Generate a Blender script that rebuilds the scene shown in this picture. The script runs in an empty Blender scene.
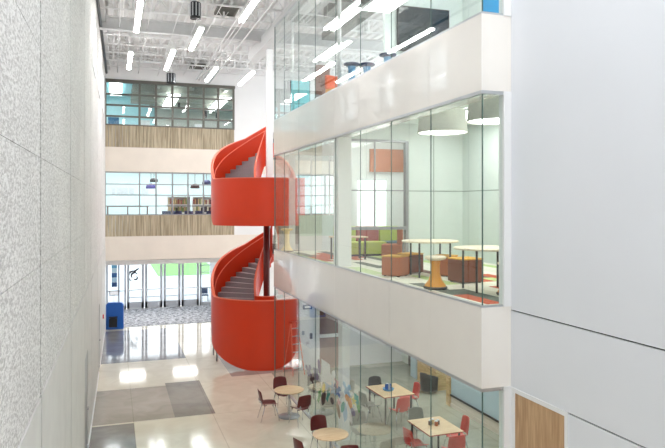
import bpy, bmesh, math, random
from mathutils import Vector, Matrix
random.seed(7)
C = bpy.context.scene.collection
PI = math.pi
F = 647.0
YAW = math.atan(220.5/F)
SN, CS = math.sin(YAW), math.cos(YAW)

# ---------------------------------------------------------------- helpers
def srgb(r, g, b):
    def f(c):
        c /= 255.0
        return c/12.92 if c <= 0.04045 else ((c+0.055)/1.055)**2.4
    return (f(r), f(g), f(b), 1.0)

def at(px, py, z=None, Y=None, X=None):
    u = (px-332.5)/F; v = (205-py)/F
    dx = SN+u*CS; dy = CS-u*SN
    if z is not None: d = z/v
    elif Y is not None: d = Y/dy
    else: d = X/dx
    return Vector((dx*d, dy*d, v*d))

class MB:
    def __init__(s): s.bm = bmesh.new()
    def box(s, x0, x1, y0, y1, z0, z1, mi=0, M=None):
        vs = [Vector((x, y, z)) for z in (z0, z1) for y in (y0, y1) for x in (x0, x1)]
        if M: vs = [M @ v for v in vs]
        v = [s.bm.verts.new(p) for p in vs]
        for f in ((0,2,3,1), (4,5,7,6), (0,1,5,4), (2,6,7,3), (0,4,6,2), (1,3,7,5)):
            fc = s.bm.faces.new([v[i] for i in f]); fc.material_index = mi
        return s
    def lathe(s, prof, c=(0,0,0), n=24, mi=0, smooth=True):
        rings = []
        for r, z in prof:
            if r < 1e-5: rings.append([s.bm.verts.new((c[0], c[1], c[2]+z))])
            else: rings.append([s.bm.verts.new((c[0]+r*math.cos(2*PI*i/n), c[1]+r*math.sin(2*PI*i/n), c[2]+z)) for i in range(n)])
        for a, b in zip(rings, rings[1:]):
            for i in range(n):
                j = (i+1) % n
                if len(a) == 1 and len(b) == 1: continue
                if len(a) == 1: fs = [a[0], b[j], b[i]]
                elif len(b) == 1: fs = [a[i], a[j], b[0]]
                else: fs = [a[i], a[j], b[j], b[i]]
                f = s.bm.faces.new(fs); f.smooth = smooth; f.material_index = mi
        return s
    def tube(s, pts, r, n=8, mi=0, cap=True, r2=None):
        pts = [Vector(p) for p in pts]; rings = []
        up = None
        for i, p in enumerate(pts):
            t = (pts[min(i+1, len(pts)-1)]-pts[max(i-1, 0)]).normalized()
            if up is None:
                up = Vector((0,0,1)) if abs(t.z) < .9 else Vector((1,0,0))
            a = t.cross(up).normalized(); b = a.cross(t).normalized(); up = b
            rr = r if r2 is None else r+(r2-r)*i/(len(pts)-1)
            rings.append([s.bm.verts.new(p+a*rr*math.cos(2*PI*k/n)+b*rr*math.sin(2*PI*k/n)) for k in range(n)])
        for A, B in zip(rings, rings[1:]):
            for k in range(n):
                f = s.bm.faces.new([A[k], A[(k+1) % n], B[(k+1) % n], B[k]]); f.smooth = True; f.material_index = mi
        if cap:
            s.bm.faces.new(list(reversed(rings[0]))).material_index = mi
            s.bm.faces.new(rings[-1]).material_index = mi
        return s
    def prism(s, poly, a, b, axis='z', mi=0):
        def P(u, v, w):
            return {'z': (u, v, w), 'y': (u, w, v), 'x': (w, u, v)}[axis]
        A = [s.bm.verts.new(P(u, v, a)) for u, v in poly]
        B = [s.bm.verts.new(P(u, v, b)) for u, v in poly]
        n = len(poly)
        s.bm.faces.new(A).material_index = mi
        s.bm.faces.new(list(reversed(B))).material_index = mi
        for i in range(n):
            s.bm.faces.new([A[i], B[i], B[(i+1) % n], A[(i+1) % n]]).material_index = mi
        return s
    def sheet(s, fn, nu, nv, mi=0):
        g = [[s.bm.verts.new(fn(i/nu, j/nv)) for j in range(nv+1)] for i in range(nu+1)]
        for i in range(nu):
            for j in range(nv):
                f = s.bm.faces.new([g[i][j], g[i+1][j], g[i+1][j+1], g[i][j+1]]); f.smooth = True; f.material_index = mi
        return s

def obj(name, mb, mats, parent=None, bev=0, solid=0, sub=0):
    bmesh.ops.recalc_face_normals(mb.bm, faces=mb.bm.faces)
    me = bpy.data.meshes.new(name); mb.bm.to_mesh(me); mb.bm.free()
    for m in (mats if isinstance(mats, (list, tuple)) else [mats]): me.materials.append(m)
    o = bpy.data.objects.new(name, me); C.objects.link(o)
    if parent: o.parent = parent
    if solid:
        m = o.modifiers.new('solid', 'SOLIDIFY'); m.thickness = solid; m.offset = 0
    if bev:
        m = o.modifiers.new('bevel', 'BEVEL'); m.width = bev; m.segments = 3; m.limit_method = 'ANGLE'
    if sub:
        m = o.modifiers.new('sub', 'SUBSURF'); m.levels = sub; m.render_levels = sub
    return o

def tag(o, label, cat, group=None, kind=None):
    o['label'] = label; o['category'] = cat
    if group: o['group'] = group
    if kind: o['kind'] = kind
    return o

def thing(name, label, cat, loc=(0,0,0), rz=0, group=None):
    o = bpy.data.objects.new(name, None); C.objects.link(o)
    o.empty_display_size = .1
    o.location = loc; o.rotation_euler = (0, 0, rz)
    return tag(o, label, cat, group)

def struct(name, mb, m, parent=None, bev=0):
    o = obj(name, mb, m, parent, bev)
    if not parent: o['kind'] = 'structure'
    return o

def dup(root, loc, rz, label, group=None):
    r = root.copy(); C.objects.link(r); r.location = loc; r.rotation_euler = (0, 0, rz); r['label'] = label
    if group: r['group'] = group
    for ch in list(root.children):
        c = ch.copy(); C.objects.link(c); c.parent = r
        for g in list(ch.children):
            d = g.copy(); C.objects.link(d); d.parent = c
    return r

# ---------------------------------------------------------------- materials
def newmat(name):
    m = bpy.data.materials.new(name); m.use_nodes = True
    nt = m.node_tree; b = nt.nodes['Principled BSDF']
    return m, nt, b

def mat(name, col, rough=.5, metal=0, noise=0, nscale=8, bump=0, bscale=60, emit=None, estr=0, coat=0, spec=None):
    m, nt, b = newmat(name)
    b.inputs['Base Color'].default_value = col
    b.inputs['Roughness'].default_value = rough
    b.inputs['Metallic'].default_value = metal
    if coat: b.inputs['Coat Weight'].default_value = coat; b.inputs['Coat Roughness'].default_value = .04
    if spec is not None: b.inputs['Specular IOR Level'].default_value = spec
    tc = nt.nodes.new('ShaderNodeTexCoord')
    n = nt.nodes.new('ShaderNodeTexNoise'); n.inputs['Scale'].default_value = nscale; n.inputs['Detail'].default_value = 4
    nt.links.new(tc.outputs['Object'], n.inputs['Vector'])
    r = nt.nodes.new('ShaderNodeValToRGB')
    k = noise if noise else .03
    r.color_ramp.elements[0].position = .3; r.color_ramp.elements[1].position = .7
    r.color_ramp.elements[0].color = [c*(1-k) for c in col[:3]]+[1]
    r.color_ramp.elements[1].color = [min(1, c*(1+k)) for c in col[:3]]+[1]
    nt.links.new(n.outputs['Fac'], r.inputs['Fac']); nt.links.new(r.outputs['Color'], b.inputs['Base Color'])
    if bump:
        n2 = nt.nodes.new('ShaderNodeTexNoise'); n2.inputs['Scale'].default_value = bscale; n2.inputs['Detail'].default_value = 3
        nt.links.new(tc.outputs['Object'], n2.inputs['Vector'])
        bp = nt.nodes.new('ShaderNodeBump'); bp.inputs['Strength'].default_value = bump; bp.inputs['Distance'].default_value = .02
        nt.links.new(n2.outputs['Fac'], bp.inputs['Height']); nt.links.new(bp.outputs['Normal'], b.inputs['Normal'])
    if emit:
        b.inputs['Emission Color'].default_value = emit; b.inputs['Emission Strength'].default_value = estr
    return m

def glassmat(name, tint, ior=1.45, rough=0.0, mult=1.0):
    m = bpy.data.materials.new(name); m.use_nodes = True; nt = m.node_tree; nt.nodes.clear()
    o = nt.nodes.new('ShaderNodeOutputMaterial'); mx = nt.nodes.new('ShaderNodeMixShader')
    t = nt.nodes.new('ShaderNodeBsdfTransparent'); t.inputs[0].default_value = tint
    g = nt.nodes.new('ShaderNodeBsdfGlossy'); g.inputs['Roughness'].default_value = rough
    g.inputs['Color'].default_value = (1, 1, 1, 1)
    f = nt.nodes.new('ShaderNodeLayerWeight'); f.inputs['Blend'].default_value = .5
    pw = nt.nodes.new('ShaderNodeMath'); pw.operation = 'POWER'; pw.inputs[1].default_value = 5
    nt.links.new(f.outputs['Facing'], pw.inputs[0])
    mm = nt.nodes.new('ShaderNodeMath'); mm.operation = 'MULTIPLY_ADD'; mm.inputs[1].default_value = .8*mult; mm.inputs[2].default_value = .03*mult
    nt.links.new(pw.outputs[0], mm.inputs[0])
    nt.links.new(mm.outputs[0], mx.inputs[0]); nt.links.new(t.outputs[0], mx.inputs[1]); nt.links.new(g.outputs[0], mx.inputs[2])
    nt.links.new(mx.outputs[0], o.inputs[0])
    return m

M = {}
M['white'] = mat('white_paint', srgb(236, 236, 236), .5, noise=.02, nscale=1)
M['wall_white'] = mat('wall_white', srgb(226, 228, 233), .45, noise=.015, nscale=.6)
M['cream'] = mat('cream_board', srgb(232, 222, 210), .5, noise=.03, nscale=1.5)
M['panel'] = mat('gloss_panel', srgb(240, 235, 228), .2, noise=.02, nscale=1.2, coat=.8)
M['backing'] = mat('joint_grey', srgb(70, 68, 66), .8)
M['steel'] = mat('frame_grey', srgb(150, 152, 155), .35, metal=.5)
M['bronze'] = mat('frame_bronze', srgb(105, 102, 95), .4, metal=.3)
M['doorframe'] = mat('door_frame_grey', srgb(196, 200, 206), .4)
M['alu'] = mat('aluminium', srgb(190, 193, 196), .3, metal=.6)
M['chrome'] = mat('chrome', srgb(205, 205, 208), .15, metal=1)
M['dark'] = mat('dark_metal', srgb(45, 48, 52), .4, metal=.4)
M['black'] = mat('black_plastic', srgb(22, 22, 24), .4)
M['orange'] = mat('stair_orange', srgb(214, 54, 8), .38, noise=.04, nscale=1, coat=.08)
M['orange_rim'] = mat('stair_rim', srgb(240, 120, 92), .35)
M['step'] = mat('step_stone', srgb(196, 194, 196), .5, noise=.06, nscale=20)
M['riser'] = mat('riser_stone', srgb(138, 134, 138), .5, noise=.06, nscale=20)  # same step stone, darkened to paint shade onto the risers
M['maroon'] = mat('maroon_plastic', srgb(98, 30, 28), .35)
M['redp'] = mat('red_plastic', srgb(214, 52, 44), .35)
M['greyp'] = mat('grey_plastic', srgb(112, 118, 112), .45)
M['ottbrown'] = mat('orange_brown_fabric', srgb(186, 104, 58), .8, noise=.08, nscale=60)
M['ottdark'] = mat('brown_fabric', srgb(128, 70, 48), .8, noise=.08, nscale=60)
M['otttop'] = mat('yellow_orange_fabric', srgb(226, 172, 70), .8, noise=.06, nscale=60)
M['wobble'] = mat('wobble_orange', srgb(240, 158, 30), .4)
M['wobblebase'] = mat('rubber_base', srgb(70, 60, 50), .6)
M['blue'] = mat('blue_plastic', srgb(24, 92, 178), .35)
M['skyblue'] = mat('light_blue_plastic', srgb(110, 170, 215), .4)
M['navy'] = mat('navy', srgb(30, 52, 92), .5)
M['green'] = mat('lime_fabric', srgb(190, 205, 84), .8, noise=.06, nscale=50)
M['redf'] = mat('brick_red_fabric', srgb(170, 72, 66), .8, noise=.06, nscale=50)
M['teal'] = mat('teal_cyan', srgb(60, 180, 210), .4)
M['tealf'] = mat('grey_blue_fabric', srgb(90, 120, 130), .8)
M['cyan_panel'] = mat('pale_cyan_panel', srgb(190, 230, 235), .3)
M['palegreen'] = mat('pale_green_paint', srgb(206, 224, 212), .5, noise=.02)
M['intwall'] = mat('interior_wall', srgb(224, 233, 230), .5, noise=.02, nscale=2)
M['blueglass'] = mat('pale_blue_panel', srgb(196, 220, 232), .25, noise=.02)
M['brownpanel'] = mat('brown_panel', srgb(150, 120, 112), .5, noise=.05)
M['darkbrown'] = mat('dark_brown', srgb(104, 70, 62), .5, noise=.05)
M['concrete'] = mat('grey_concrete', srgb(168, 170, 158), .3, noise=.06, nscale=2, coat=.3)
M['slabgrey'] = mat('slab_grey', srgb(190, 190, 186), .7)
M['ceil'] = mat('ceiling_white', srgb(226, 225, 224), .6)
M['joist'] = mat('joist_white', srgb(226, 226, 226), .5)
M['beam'] = mat('beam_white', srgb(206, 206, 206), .5)
M['duct'] = mat('duct_grey', srgb(110, 110, 104), .4, metal=.5)
M['lamp'] = mat('lamp_lens', (1, 1, 1, 1), .5, emit=(1, .99, .97, 1), estr=14)
M['lampsoft'] = mat('lamp_diffuser', (1, 1, 1, 1), .5, emit=(1, .99, .96, 1), estr=4.5)
M['lampdim'] = mat('lamp_diffuser_dim', (1, 1, 1, 1), .5, emit=(1, .99, .96, 1), estr=3.8)
M['pendlamp'] = mat('pendant_diffuser', (1, 1, 1, 1), .5, emit=(1, .99, .96, 1), estr=3.5)
M['shade'] = mat('shade_fabric', srgb(214, 214, 206), .8, noise=.05, nscale=30)
M['yellow'] = mat('pale_yellow', srgb(236, 204, 140), .4)
M['paperwhite'] = mat('paper_white', srgb(240, 240, 242), .7)
M['asphalt'] = mat('pavement', srgb(172, 178, 184), .9, noise=.03)
M['grass'] = mat('grass', srgb(104, 160, 88), .95, noise=.15, nscale=3)
M['red'] = mat('alarm_red', srgb(210, 30, 30), .4)
M['turq'] = mat('turquoise_blue', srgb(20, 140, 200), .5)
M['glass'] = glassmat('clear_glass', (.955, .982, .97, 1), mult=1.15)
M['glass2'] = glassmat('window_glass', (.955, .98, .985, 1), mult=1.2)
M['glassedge'] = mat('glass_edge', srgb(70, 98, 92), .3)

def wood(name, c1, c2, scale=(1, 1, 1), rough=.45):
    m, nt, b = newmat(name)
    tc = nt.nodes.new('ShaderNodeTexCoord'); mp = nt.nodes.new('ShaderNodeMapping'); mp.inputs['Scale'].default_value = scale
    n = nt.nodes.new('ShaderNodeTexNoise'); n.inputs['Scale'].default_value = 3; n.inputs['Detail'].default_value = 6; n.inputs['Distortion'].default_value = .6
    r = nt.nodes.new('ShaderNodeValToRGB'); r.color_ramp.elements[0].position = .35; r.color_ramp.elements[1].position = .65
    r.color_ramp.elements[0].color = c1; r.color_ramp.elements[1].color = c2
    L = nt.links.new
    L(tc.outputs['Object'], mp.inputs[0]); L(mp.outputs[0], n.inputs['Vector']); L(n.outputs['Fac'], r.inputs[0]); L(r.outputs[0], b.inputs['Base Color'])
    b.inputs['Roughness'].default_value = rough
    return m
M['tabletop'] = wood('maple_top', srgb(226, 190, 146), srgb(240, 212, 172), (1, 8, 1), .35)
M['tabletop2'] = wood('maple_top_pale', srgb(232, 214, 184), srgb(245, 232, 208), (8, 1, 1), .35)
M['slats'] = wood('weathered_wood', srgb(146, 132, 108), srgb(196, 182, 156), (6, 1, .25), .6)
M['oak'] = wood('oak_panel', srgb(176, 138, 100), srgb(202, 166, 128), (1, 6, .5), .5)
M['pine'] = wood('pine', srgb(196, 160, 104), srgb(226, 196, 142), (1, 1, 6), .5)

# rough plaster (aggregate finish) of the left wall
def stucco():
    m, nt, b = newmat('rough_stucco'); L = nt.links.new
    tc = nt.nodes.new('ShaderNodeTexCoord')
    n = nt.nodes.new('ShaderNodeTexNoise'); n.inputs['Scale'].default_value = 38; n.inputs['Detail'].default_value = 3; n.inputs['Roughness'].default_value = .7
    n3 = nt.nodes.new('ShaderNodeTexNoise'); n3.inputs['Scale'].default_value = .7
    mp = nt.nodes.new('ShaderNodeMapping'); mp.inputs['Scale'].default_value = (1, .4, 1); L(tc.outputs['Object'], mp.inputs[0])
    L(mp.outputs[0], n.inputs['Vector']); L(tc.outputs['Object'], n3.inputs['Vector'])
    r = nt.nodes.new('ShaderNodeValToRGB')
    r.color_ramp.elements[0].position = .40; r.color_ramp.elements[0].color = srgb(194, 190, 187)
    r.color_ramp.elements[1].position = .58; r.color_ramp.elements[1].color = srgb(240, 238, 235)
    L(n.outputs['Fac'], r.inputs[0])
    mx = nt.nodes.new('ShaderNodeMix'); mx.data_type = 'RGBA'; mx.blend_type = 'MULTIPLY'; mx.inputs['Factor'].default_value = .25
    L(r.outputs[0], mx.inputs['A']); L(n3.outputs['Fac'], mx.inputs['B'])
    L(mx.outputs['Result'], b.inputs['Base Color'])
    bp = nt.nodes.new('ShaderNodeBump'); bp.inputs['Strength'].default_value = .45; bp.inputs['Distance'].default_value = .02
    L(n.outputs['Fac'], bp.inputs['Height']); L(bp.outputs[0], b.inputs['Normal'])
    b.inputs['Roughness'].default_value = .8
    return m
M['stucco'] = stucco()
M['smooth'] = mat('smooth_concrete', srgb(206, 204, 200), .6, noise=.05, nscale=2.5)

# polished floor with grey inlaid slabs
def floor_mat():
    m, nt, b = newmat('polished_terrazzo'); L = nt.links.new; N = nt.nodes.new
    tc = N('ShaderNodeTexCoord'); sp = N('ShaderNodeSeparateXYZ'); L(tc.outputs['Object'], sp.inputs[0])
    def cmp(sock, thr, op):
        a = N('ShaderNodeMath'); a.operation = op; L(sock, a.inputs[0]); a.inputs[1].default_value = thr; return a.outputs[0]
    def mul(a, b_):
        x = N('ShaderNodeMath'); x.operation = 'MULTIPLY'; L(a, x.inputs[0]); L(b_, x.inputs[1]); return x.outputs[0]
    def rect(x0, x1, y0, y1):
        return mul(mul(cmp(sp.outputs[0], x0, 'GREATER_THAN'), cmp(sp.outputs[0], x1, 'LESS_THAN')),
                   mul(cmp(sp.outputs[1], y0, 'GREATER_THAN'), cmp(sp.outputs[1], y1, 'LESS_THAN')))
    n = N('ShaderNodeTexNoise'); n.inputs['Scale'].default_value = 1.3; n.inputs['Detail'].default_value = 6; n.inputs['Distortion'].default_value = 1.2
    L(tc.outputs['Object'], n.inputs['Vector'])
    def ramp(c1, c2):
        r = N('ShaderNodeValToRGB'); r.color_ramp.elements[0].position = .3; r.color_ramp.elements[1].position = .7
        r.color_ramp.elements[0].color = c1; r.color_ramp.elements[1].color = c2; L(n.outputs['Fac'], r.inputs[0]); return r.outputs[0]
    col = ramp(srgb(214, 206, 186), srgb(230, 224, 206))
    rects = [((-1, 1.63, 18.1, 21.4), (srgb(146, 139, 130), srgb(168, 161, 152))),
             ((1.63, 2.73, 18.1, 21.7), (srgb(116, 113, 110), srgb(140, 137, 133))),
             ((-1, .55, 10, 18.0), (srgb(118, 115, 112), srgb(142, 139, 136))),
             ((-1, 2.65, 25.0, 31.4), (srgb(128, 128, 130), srgb(150, 150, 152))),
             ((3.83, 7.5, 21.8, 25.2), (srgb(150, 146, 140), srgb(172, 168, 162))),
             ((5.2, 12, -5, 22.0), (srgb(160, 162, 148), srgb(178, 180, 166)))]
    for rc, cc in rects:
        mx = N('ShaderNodeMix'); mx.data_type = 'RGBA'
        L(rect(*rc), mx.inputs['Factor']); L(col, mx.inputs['A']); L(ramp(*cc), mx.inputs['B']); col = mx.outputs['Result']
    # thin joints
    for sock, off, step in ((sp.outputs[0], .55, 2.1), (sp.outputs[1], 21.4, 3.35)):
        a = N('ShaderNodeMath'); a.operation = 'SUBTRACT'; L(sock, a.inputs[0]); a.inputs[1].default_value = off
        w = N('ShaderNodeMath'); w.operation = 'PINGPONG'; L(a.outputs[0], w.inputs[0]); w.inputs[1].default_value = step/2
        g = cmp(w.outputs[0], .012, 'LESS_THAN')
        mx = N('ShaderNodeMix'); mx.data_type = 'RGBA'; mx.blend_type = 'MULTIPLY'
        h = N('ShaderNodeMath'); h.operation = 'MULTIPLY'; L(g, h.inputs[0]); h.inputs[1].default_value = .5
        L(h.outputs[0], mx.inputs['Factor']); L(col, mx.inputs['A']); mx.inputs['B'].default_value = (.6, .57, .52, 1); col = mx.outputs['Result']
    L(col, b.inputs['Base Color'])
    b.inputs['Roughness'].default_value = .08
    b.inputs['Specular IOR Level'].default_value = .8
    n2 = N('ShaderNodeTexNoise'); n2.inputs['Scale'].default_value = 1.1; L(tc.outputs['Object'], n2.inputs['Vector'])
    bp = N('ShaderNodeBump'); bp.inputs['Strength'].default_value = .04; bp.inputs['Distance'].default_value = .05
    L(n2.outputs['Fac'], bp.inputs['Height']); L(bp.outputs[0], b.inputs['Normal'])
    return m
M['floor'] = floor_mat()

def carpet():
    m, nt, b = newmat('plank_carpet'); L = nt.links.new; N = nt.nodes.new
    tc = N('ShaderNodeTexCoord'); mp = N('ShaderNodeMapping'); mp.inputs['Rotation'].default_value = (0, 0, PI/2); mp.inputs['Scale'].default_value = (1/.3, 1/1.7, 1)
    L(tc.outputs['Object'], mp.inputs[0])
    sp = N('ShaderNodeSeparateXYZ'); L(mp.outputs[0], sp.inputs[0])
    fy = N('ShaderNodeMath'); fy.operation = 'FLOOR'; L(sp.outputs[1], fy.inputs[0])
    sh = N('ShaderNodeMath'); sh.operation = 'MULTIPLY_ADD'; L(fy.outputs[0], sh.inputs[0]); sh.inputs[1].default_value = .37; L(sp.outputs[0], sh.inputs[2])
    fx = N('ShaderNodeMath'); fx.operation = 'FLOOR'; L(sh.outputs[0], fx.inputs[0])
    cb = N('ShaderNodeCombineXYZ'); L(fx.outputs[0], cb.inputs[0]); L(fy.outputs[0], cb.inputs[1])
    w = N('ShaderNodeTexWhiteNoise'); w.noise_dimensions = '2D'; L(cb.outputs[0], w.inputs['Vector'])
    r = N('ShaderNodeValToRGB'); r.color_ramp.interpolation = 'CONSTANT'
    cols = [(0, (228, 226, 212)), (.2, (190, 212, 142)), (.38, (192, 84, 48)), (.55, (236, 232, 220)), (.66, (200, 214, 166)), (.76, (118, 84, 72)), (.84, (96, 104, 94)), (.90, (226, 222, 206))]
    e = r.color_ramp.elements
    e[0].position = 0; e[0].color = srgb(*cols[0][1]); e[1].position = cols[1][0]; e[1].color = srgb(*cols[1][1])
    for p, c in cols[2:]:
        x = e.new(p); x.color = srgb(*c)
    L(w.outputs['Value'], r.inputs[0]); L(r.outputs[0], b.inputs['Base Color']); b.inputs['Roughness'].default_value = .9
    return m
M['carpet'] = carpet()

def matmat():
    m, nt, b = newmat('speckled_mat'); L = nt.links.new; N = nt.nodes.new
    tc = N('ShaderNodeTexCoord'); n = N('ShaderNodeTexNoise'); n.inputs['Scale'].default_value = 5; n.inputs['Detail'].default_value = 4; n.inputs['Roughness'].default_value = .8
    L(tc.outputs['Object'], n.inputs['Vector'])
    r = N('ShaderNodeValToRGB'); r.color_ramp.elements[0].position = .44; r.color_ramp.elements[1].position = .56
    r.color_ramp.elements[0].color = srgb(110, 112, 118); r.color_ramp.elements[1].color = srgb(206, 208, 214)
    L(n.outputs['Fac'], r.inputs[0]); L(r.outputs[0], b.inputs['Base Color']); b.inputs['Roughness'].default_value = .9
    return m
M['mat'] = matmat()

# ---------------------------------------------------------------- key levels
G = -5.8          # ground floor
L2, L2B = -1.49, -2.667
L3, L3B = 2.78, 1.667
FX = 5.07         # balcony face
NY, EY = 8.18, 20.9
BY = 32.6         # back wall
ROOF = 6.95

# ---------------------------------------------------------------- floor, ground outside
mb = MB().box(-1.5, 14, -6, BY+5.6, G-.3, G); struct('floor', mb, M['floor'])
mb = MB().box(-60, 80, BY+5.62, 88, G-.35, G-.05); struct('floor_outside', mb, M['asphalt'])
tag(obj('lawn', MB().box(2, 80, 90, 130, G-.3, G-.02), M['grass']), 'green lawn beyond the pale paving outside the doors', 'grass', kind='stuff')
tag(obj('lawn', MB().box(3.6, 9.0, 55, 68, G-.05, G-.01), M['grass']), 'green grass strip seen through the glass entrance doors', 'grass', kind='stuff')

# ---------------------------------------------------------------- left wall (slightly splayed)
WA = math.atan(.0155)
def wleft():
    R = Matrix.Translation((-.806, 0, 0)) @ Matrix.Rotation(-WA, 4, 'Z')
    ys = [-4, -.8, 3.25, 7.24, 11.2, 15.1, 18.1, 22.3, 26.5, BY+.2]
    zs = [-1.95, -.62, .485, 1.6, 3.84]
    wins = [(19.3, 21.2), (23.5, 25.4), (27.7, 29.6)]
    WZ0, WZ1 = 3.9, 5.5
    b = MB()
    b.box(-.4, -.012, -4, BY+.2, G, 3.84, M=R)
    b.box(-.4, -.012, -4, BY+.2, WZ1, ROOF, M=R)
    prev = -4
    for a, c in wins+[(BY+.2, 0)]:
        b.box(-.4, -.012, prev, a, 3.84, WZ1, M=R); prev = c
    for a, c in wins: b.box(-.4, -.012, a, c, 3.84, WZ0, M=R)
    struct('wall_left', b, M['backing'])
    t = MB(); g = .045
    for a, c in zip(ys, ys[1:]):
        for i, (p, q) in enumerate(zip(zs, zs[1:])):
            h = .003
            t.box(-.013, 0, a+g, c-g, p+h, q-h, M=R)
        t.box(-.013, 0, a+g, c-g, WZ1+.006, ROOF-.01, M=R)
        segs = [a+g]
        for wa, wc in wins:
            if a < wa and wc < c+.5: segs += [wa, wc]
        segs.append(c-g)
        for k in range(0, len(segs), 2):
            if segs[k+1] > segs[k]: t.box(-.013, 0, segs[k], segs[k+1], 3.846, WZ1, M=R)
    struct('wall_left_stucco', t, M['stucco'])
    s = MB()
    for a, c in zip(ys, ys[1:]):
        if a > 15 and a < 16:   # door recess
            s.box(-.013, .012, a+g+1.3, c-g, G+.12, -1.962, M=R)
            s.box(-.013, .012, a+g, a+g+1.3, -3.4, -1.962, M=R)
        elif a > 21 and a < 23:
            s.box(-.013, .012, a+g, a+1.2, G+.12, -1.962, M=R)
            s.box(-.013, .012, a+2.2, c-g, G+.12, -1.962, M=R)
            s.box(-.013, .012, a+1.2, a+2.2, -3.5, -1.962, M=R)
        else:
            s.box(-.013, .012, a+g, c-g, G+.12, -1.962, M=R)
    struct('wall_left_base', s, M['smooth'])
    bb = MB()
    for a, c in ((-4, 15.1), (16.42, 23.5), (24.5, BY+.2)):
        bb.box(-.03, .03, a, c, G, G+.11, M=R)
    struct('baseboard_left', bb, M['white'])
    for n, (a, c, z) in enumerate(((15.12, 16.4, -3.4), (23.5, 24.5, -3.5))):
        d = MB().box(-.0125, -.004, a+.02, c-.02, G+.01, z-.02, M=R)
        o = struct('door_%d' % (n+7), d, M['steel'])
        h = MB().box(-.008, .04, c-.2, c-.06, G+1.0, G+1.04, M=R)
        obj('door_handle', h, M['chrome'], o)
    for n, (a, c) in enumerate(wins):
        f = MB(); w = .05; m = (a+c)/2; k = (WZ0+WZ1)/2
        f.box(-.2, .015, a, a+w, WZ0, WZ1, M=R).box(-.2, .015, c-w, c, WZ0, WZ1, M=R)
        f.box(-.2, .015, a, c, WZ0, WZ0+w, M=R).box(-.2, .015, a, c, WZ1-w, WZ1, M=R)
        f.box(-.18, -.02, m-w/2, m+w/2, WZ0, WZ1, M=R).box(-.18, -.02, a, c, k-w/2, k+w/2, M=R)
        o = struct('window_%d' % (n+1), f, M['white'])
        obj('pane', MB().box(-.1, -.094, a+w, c-w, WZ0+w, WZ1-w, M=R), M['glass2'], o)
    # wall-top steel beam and dark pipe
    struct('trim_1', MB().box(-.05, .22, 10, BY, 6.45, 6.75, M=R), M['beam'])
    p = MB(); p.tube([R @ Vector((.06, y, 6.28)) for y in (12, 20, BY-.05)], .05)
    o = tag(obj('pipe', p, M['dark']), 'black pipe running along the top of the left stucco wall', 'pipe')
    # red pull station
    a = thing('fire_alarm', 'small red fire alarm box on the left wall near the blue bin', 'fire alarm')
    obj('housing', MB().box(.012, .06, 27.9, 28.03, -4.62, -4.46, M=R), M['red'], a, bev=.01)
    obj('pull_handle', MB().box(.06, .075, 27.93, 28.0, -4.57, -4.54, M=R), M['white'], a)
wleft()

# ---------------------------------------------------------------- back wall with window bands
XW0, XW1, XN0, XN1 = -.32, 5.85, 9.2, 11.8
def wall_seg(b, z0, z1, x0=-.9, x1=14, y0=BY, y1=BY+.3): b.box(x0, x1, y0, y1, z0, z1)
b = MB()
wall_seg(b, 5.93, ROOF)
wall_seg(b, 2.77, 5.93, x0=XW1); wall_seg(b, 2.77, 5.93, x1=XW0)
wall_seg(b, -1.51, 1.60, x0=XW1, x1=XN0); wall_seg(b, -1.51, 1.60, x0=XN1); wall_seg(b, -1.51, 1.60, x1=XW0)
wall_seg(b, G, -2.65, x0=5.4); wall_seg(b, G, -2.65, x1=-.33)
struct('wall_back', b, M['white'])
b = MB(); wall_seg(b, 1.6, 2.77, y0=BY-.06); wall_seg(b, -2.65, -1.51, y0=BY-.06)
struct('wall_back_bands', b, M['cream'])
# vertical wood cladding under the windows
for k, (z0, z1) in enumerate(((2.77, 3.8), (-1.51, -.5))):
    b = MB(); x = XW0; i = 0
    while x < XW1-.02:
        w = min(.16, XW1-x); off = (0, .012, .004)[i % 3]
        b.box(x+.004, x+w-.004, BY-.05-off, BY+.2, z0+.003, z1); x += .16; i += 1
    if k == 1:
        x = XN0
        while x < XN1: b.box(x+.004, x+.156, BY-.05, BY+.2, z0+.003, z1); x += .16
    struct('trim_%d' % (k+2), b, M['slats'])

xm = [XW0+.02, 1.26, 2.03, 2.81, 3.56, 4.32, 5.05, XW1-.03]
for k, (z0, z1, mt) in enumerate(((3.8, 5.93, M['bronze']), (-.5, 1.6, M['steel']))):
    f = MB(); zz = [z0+.03, z0+.45, z0+.98, z0+1.5, z1-.04]
    t = .05 if k == 0 else .032
    for x in xm: f.box(x-t, x+t, BY-.03, BY+.1, z0, z1)
    for z in zz: f.box(XW0, XW1, BY-.025, BY+.09, z-t*.8, z+t*.8)
    if k == 0: f.box(XW0, XW1+.04, BY-.07, BY, z1-.06, z1+.08)
    o = struct('window_%d' % (4+k), f, mt)
    obj('pane', MB().box(XW0, XW1, BY+.03, BY+.04, z0, z1), M['glass2'], o)
f = MB()
for x in (XN0+.03, 9.95, 10.7, 11.4): f.box(x-.03, x+.03, BY-.02, BY+.1, -.5, 1.6)
for z in (-.47, 0, .5, 1.05, 1.57): f.box(XN0, XN1, BY-.02, BY+.1, z-.02, z+.02)
o = struct('window_6', f, M['steel']); obj('pane', MB().box(XN0, XN1, BY+.03, BY+.04, -.5, 1.6), M['glass2'], o)

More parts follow.
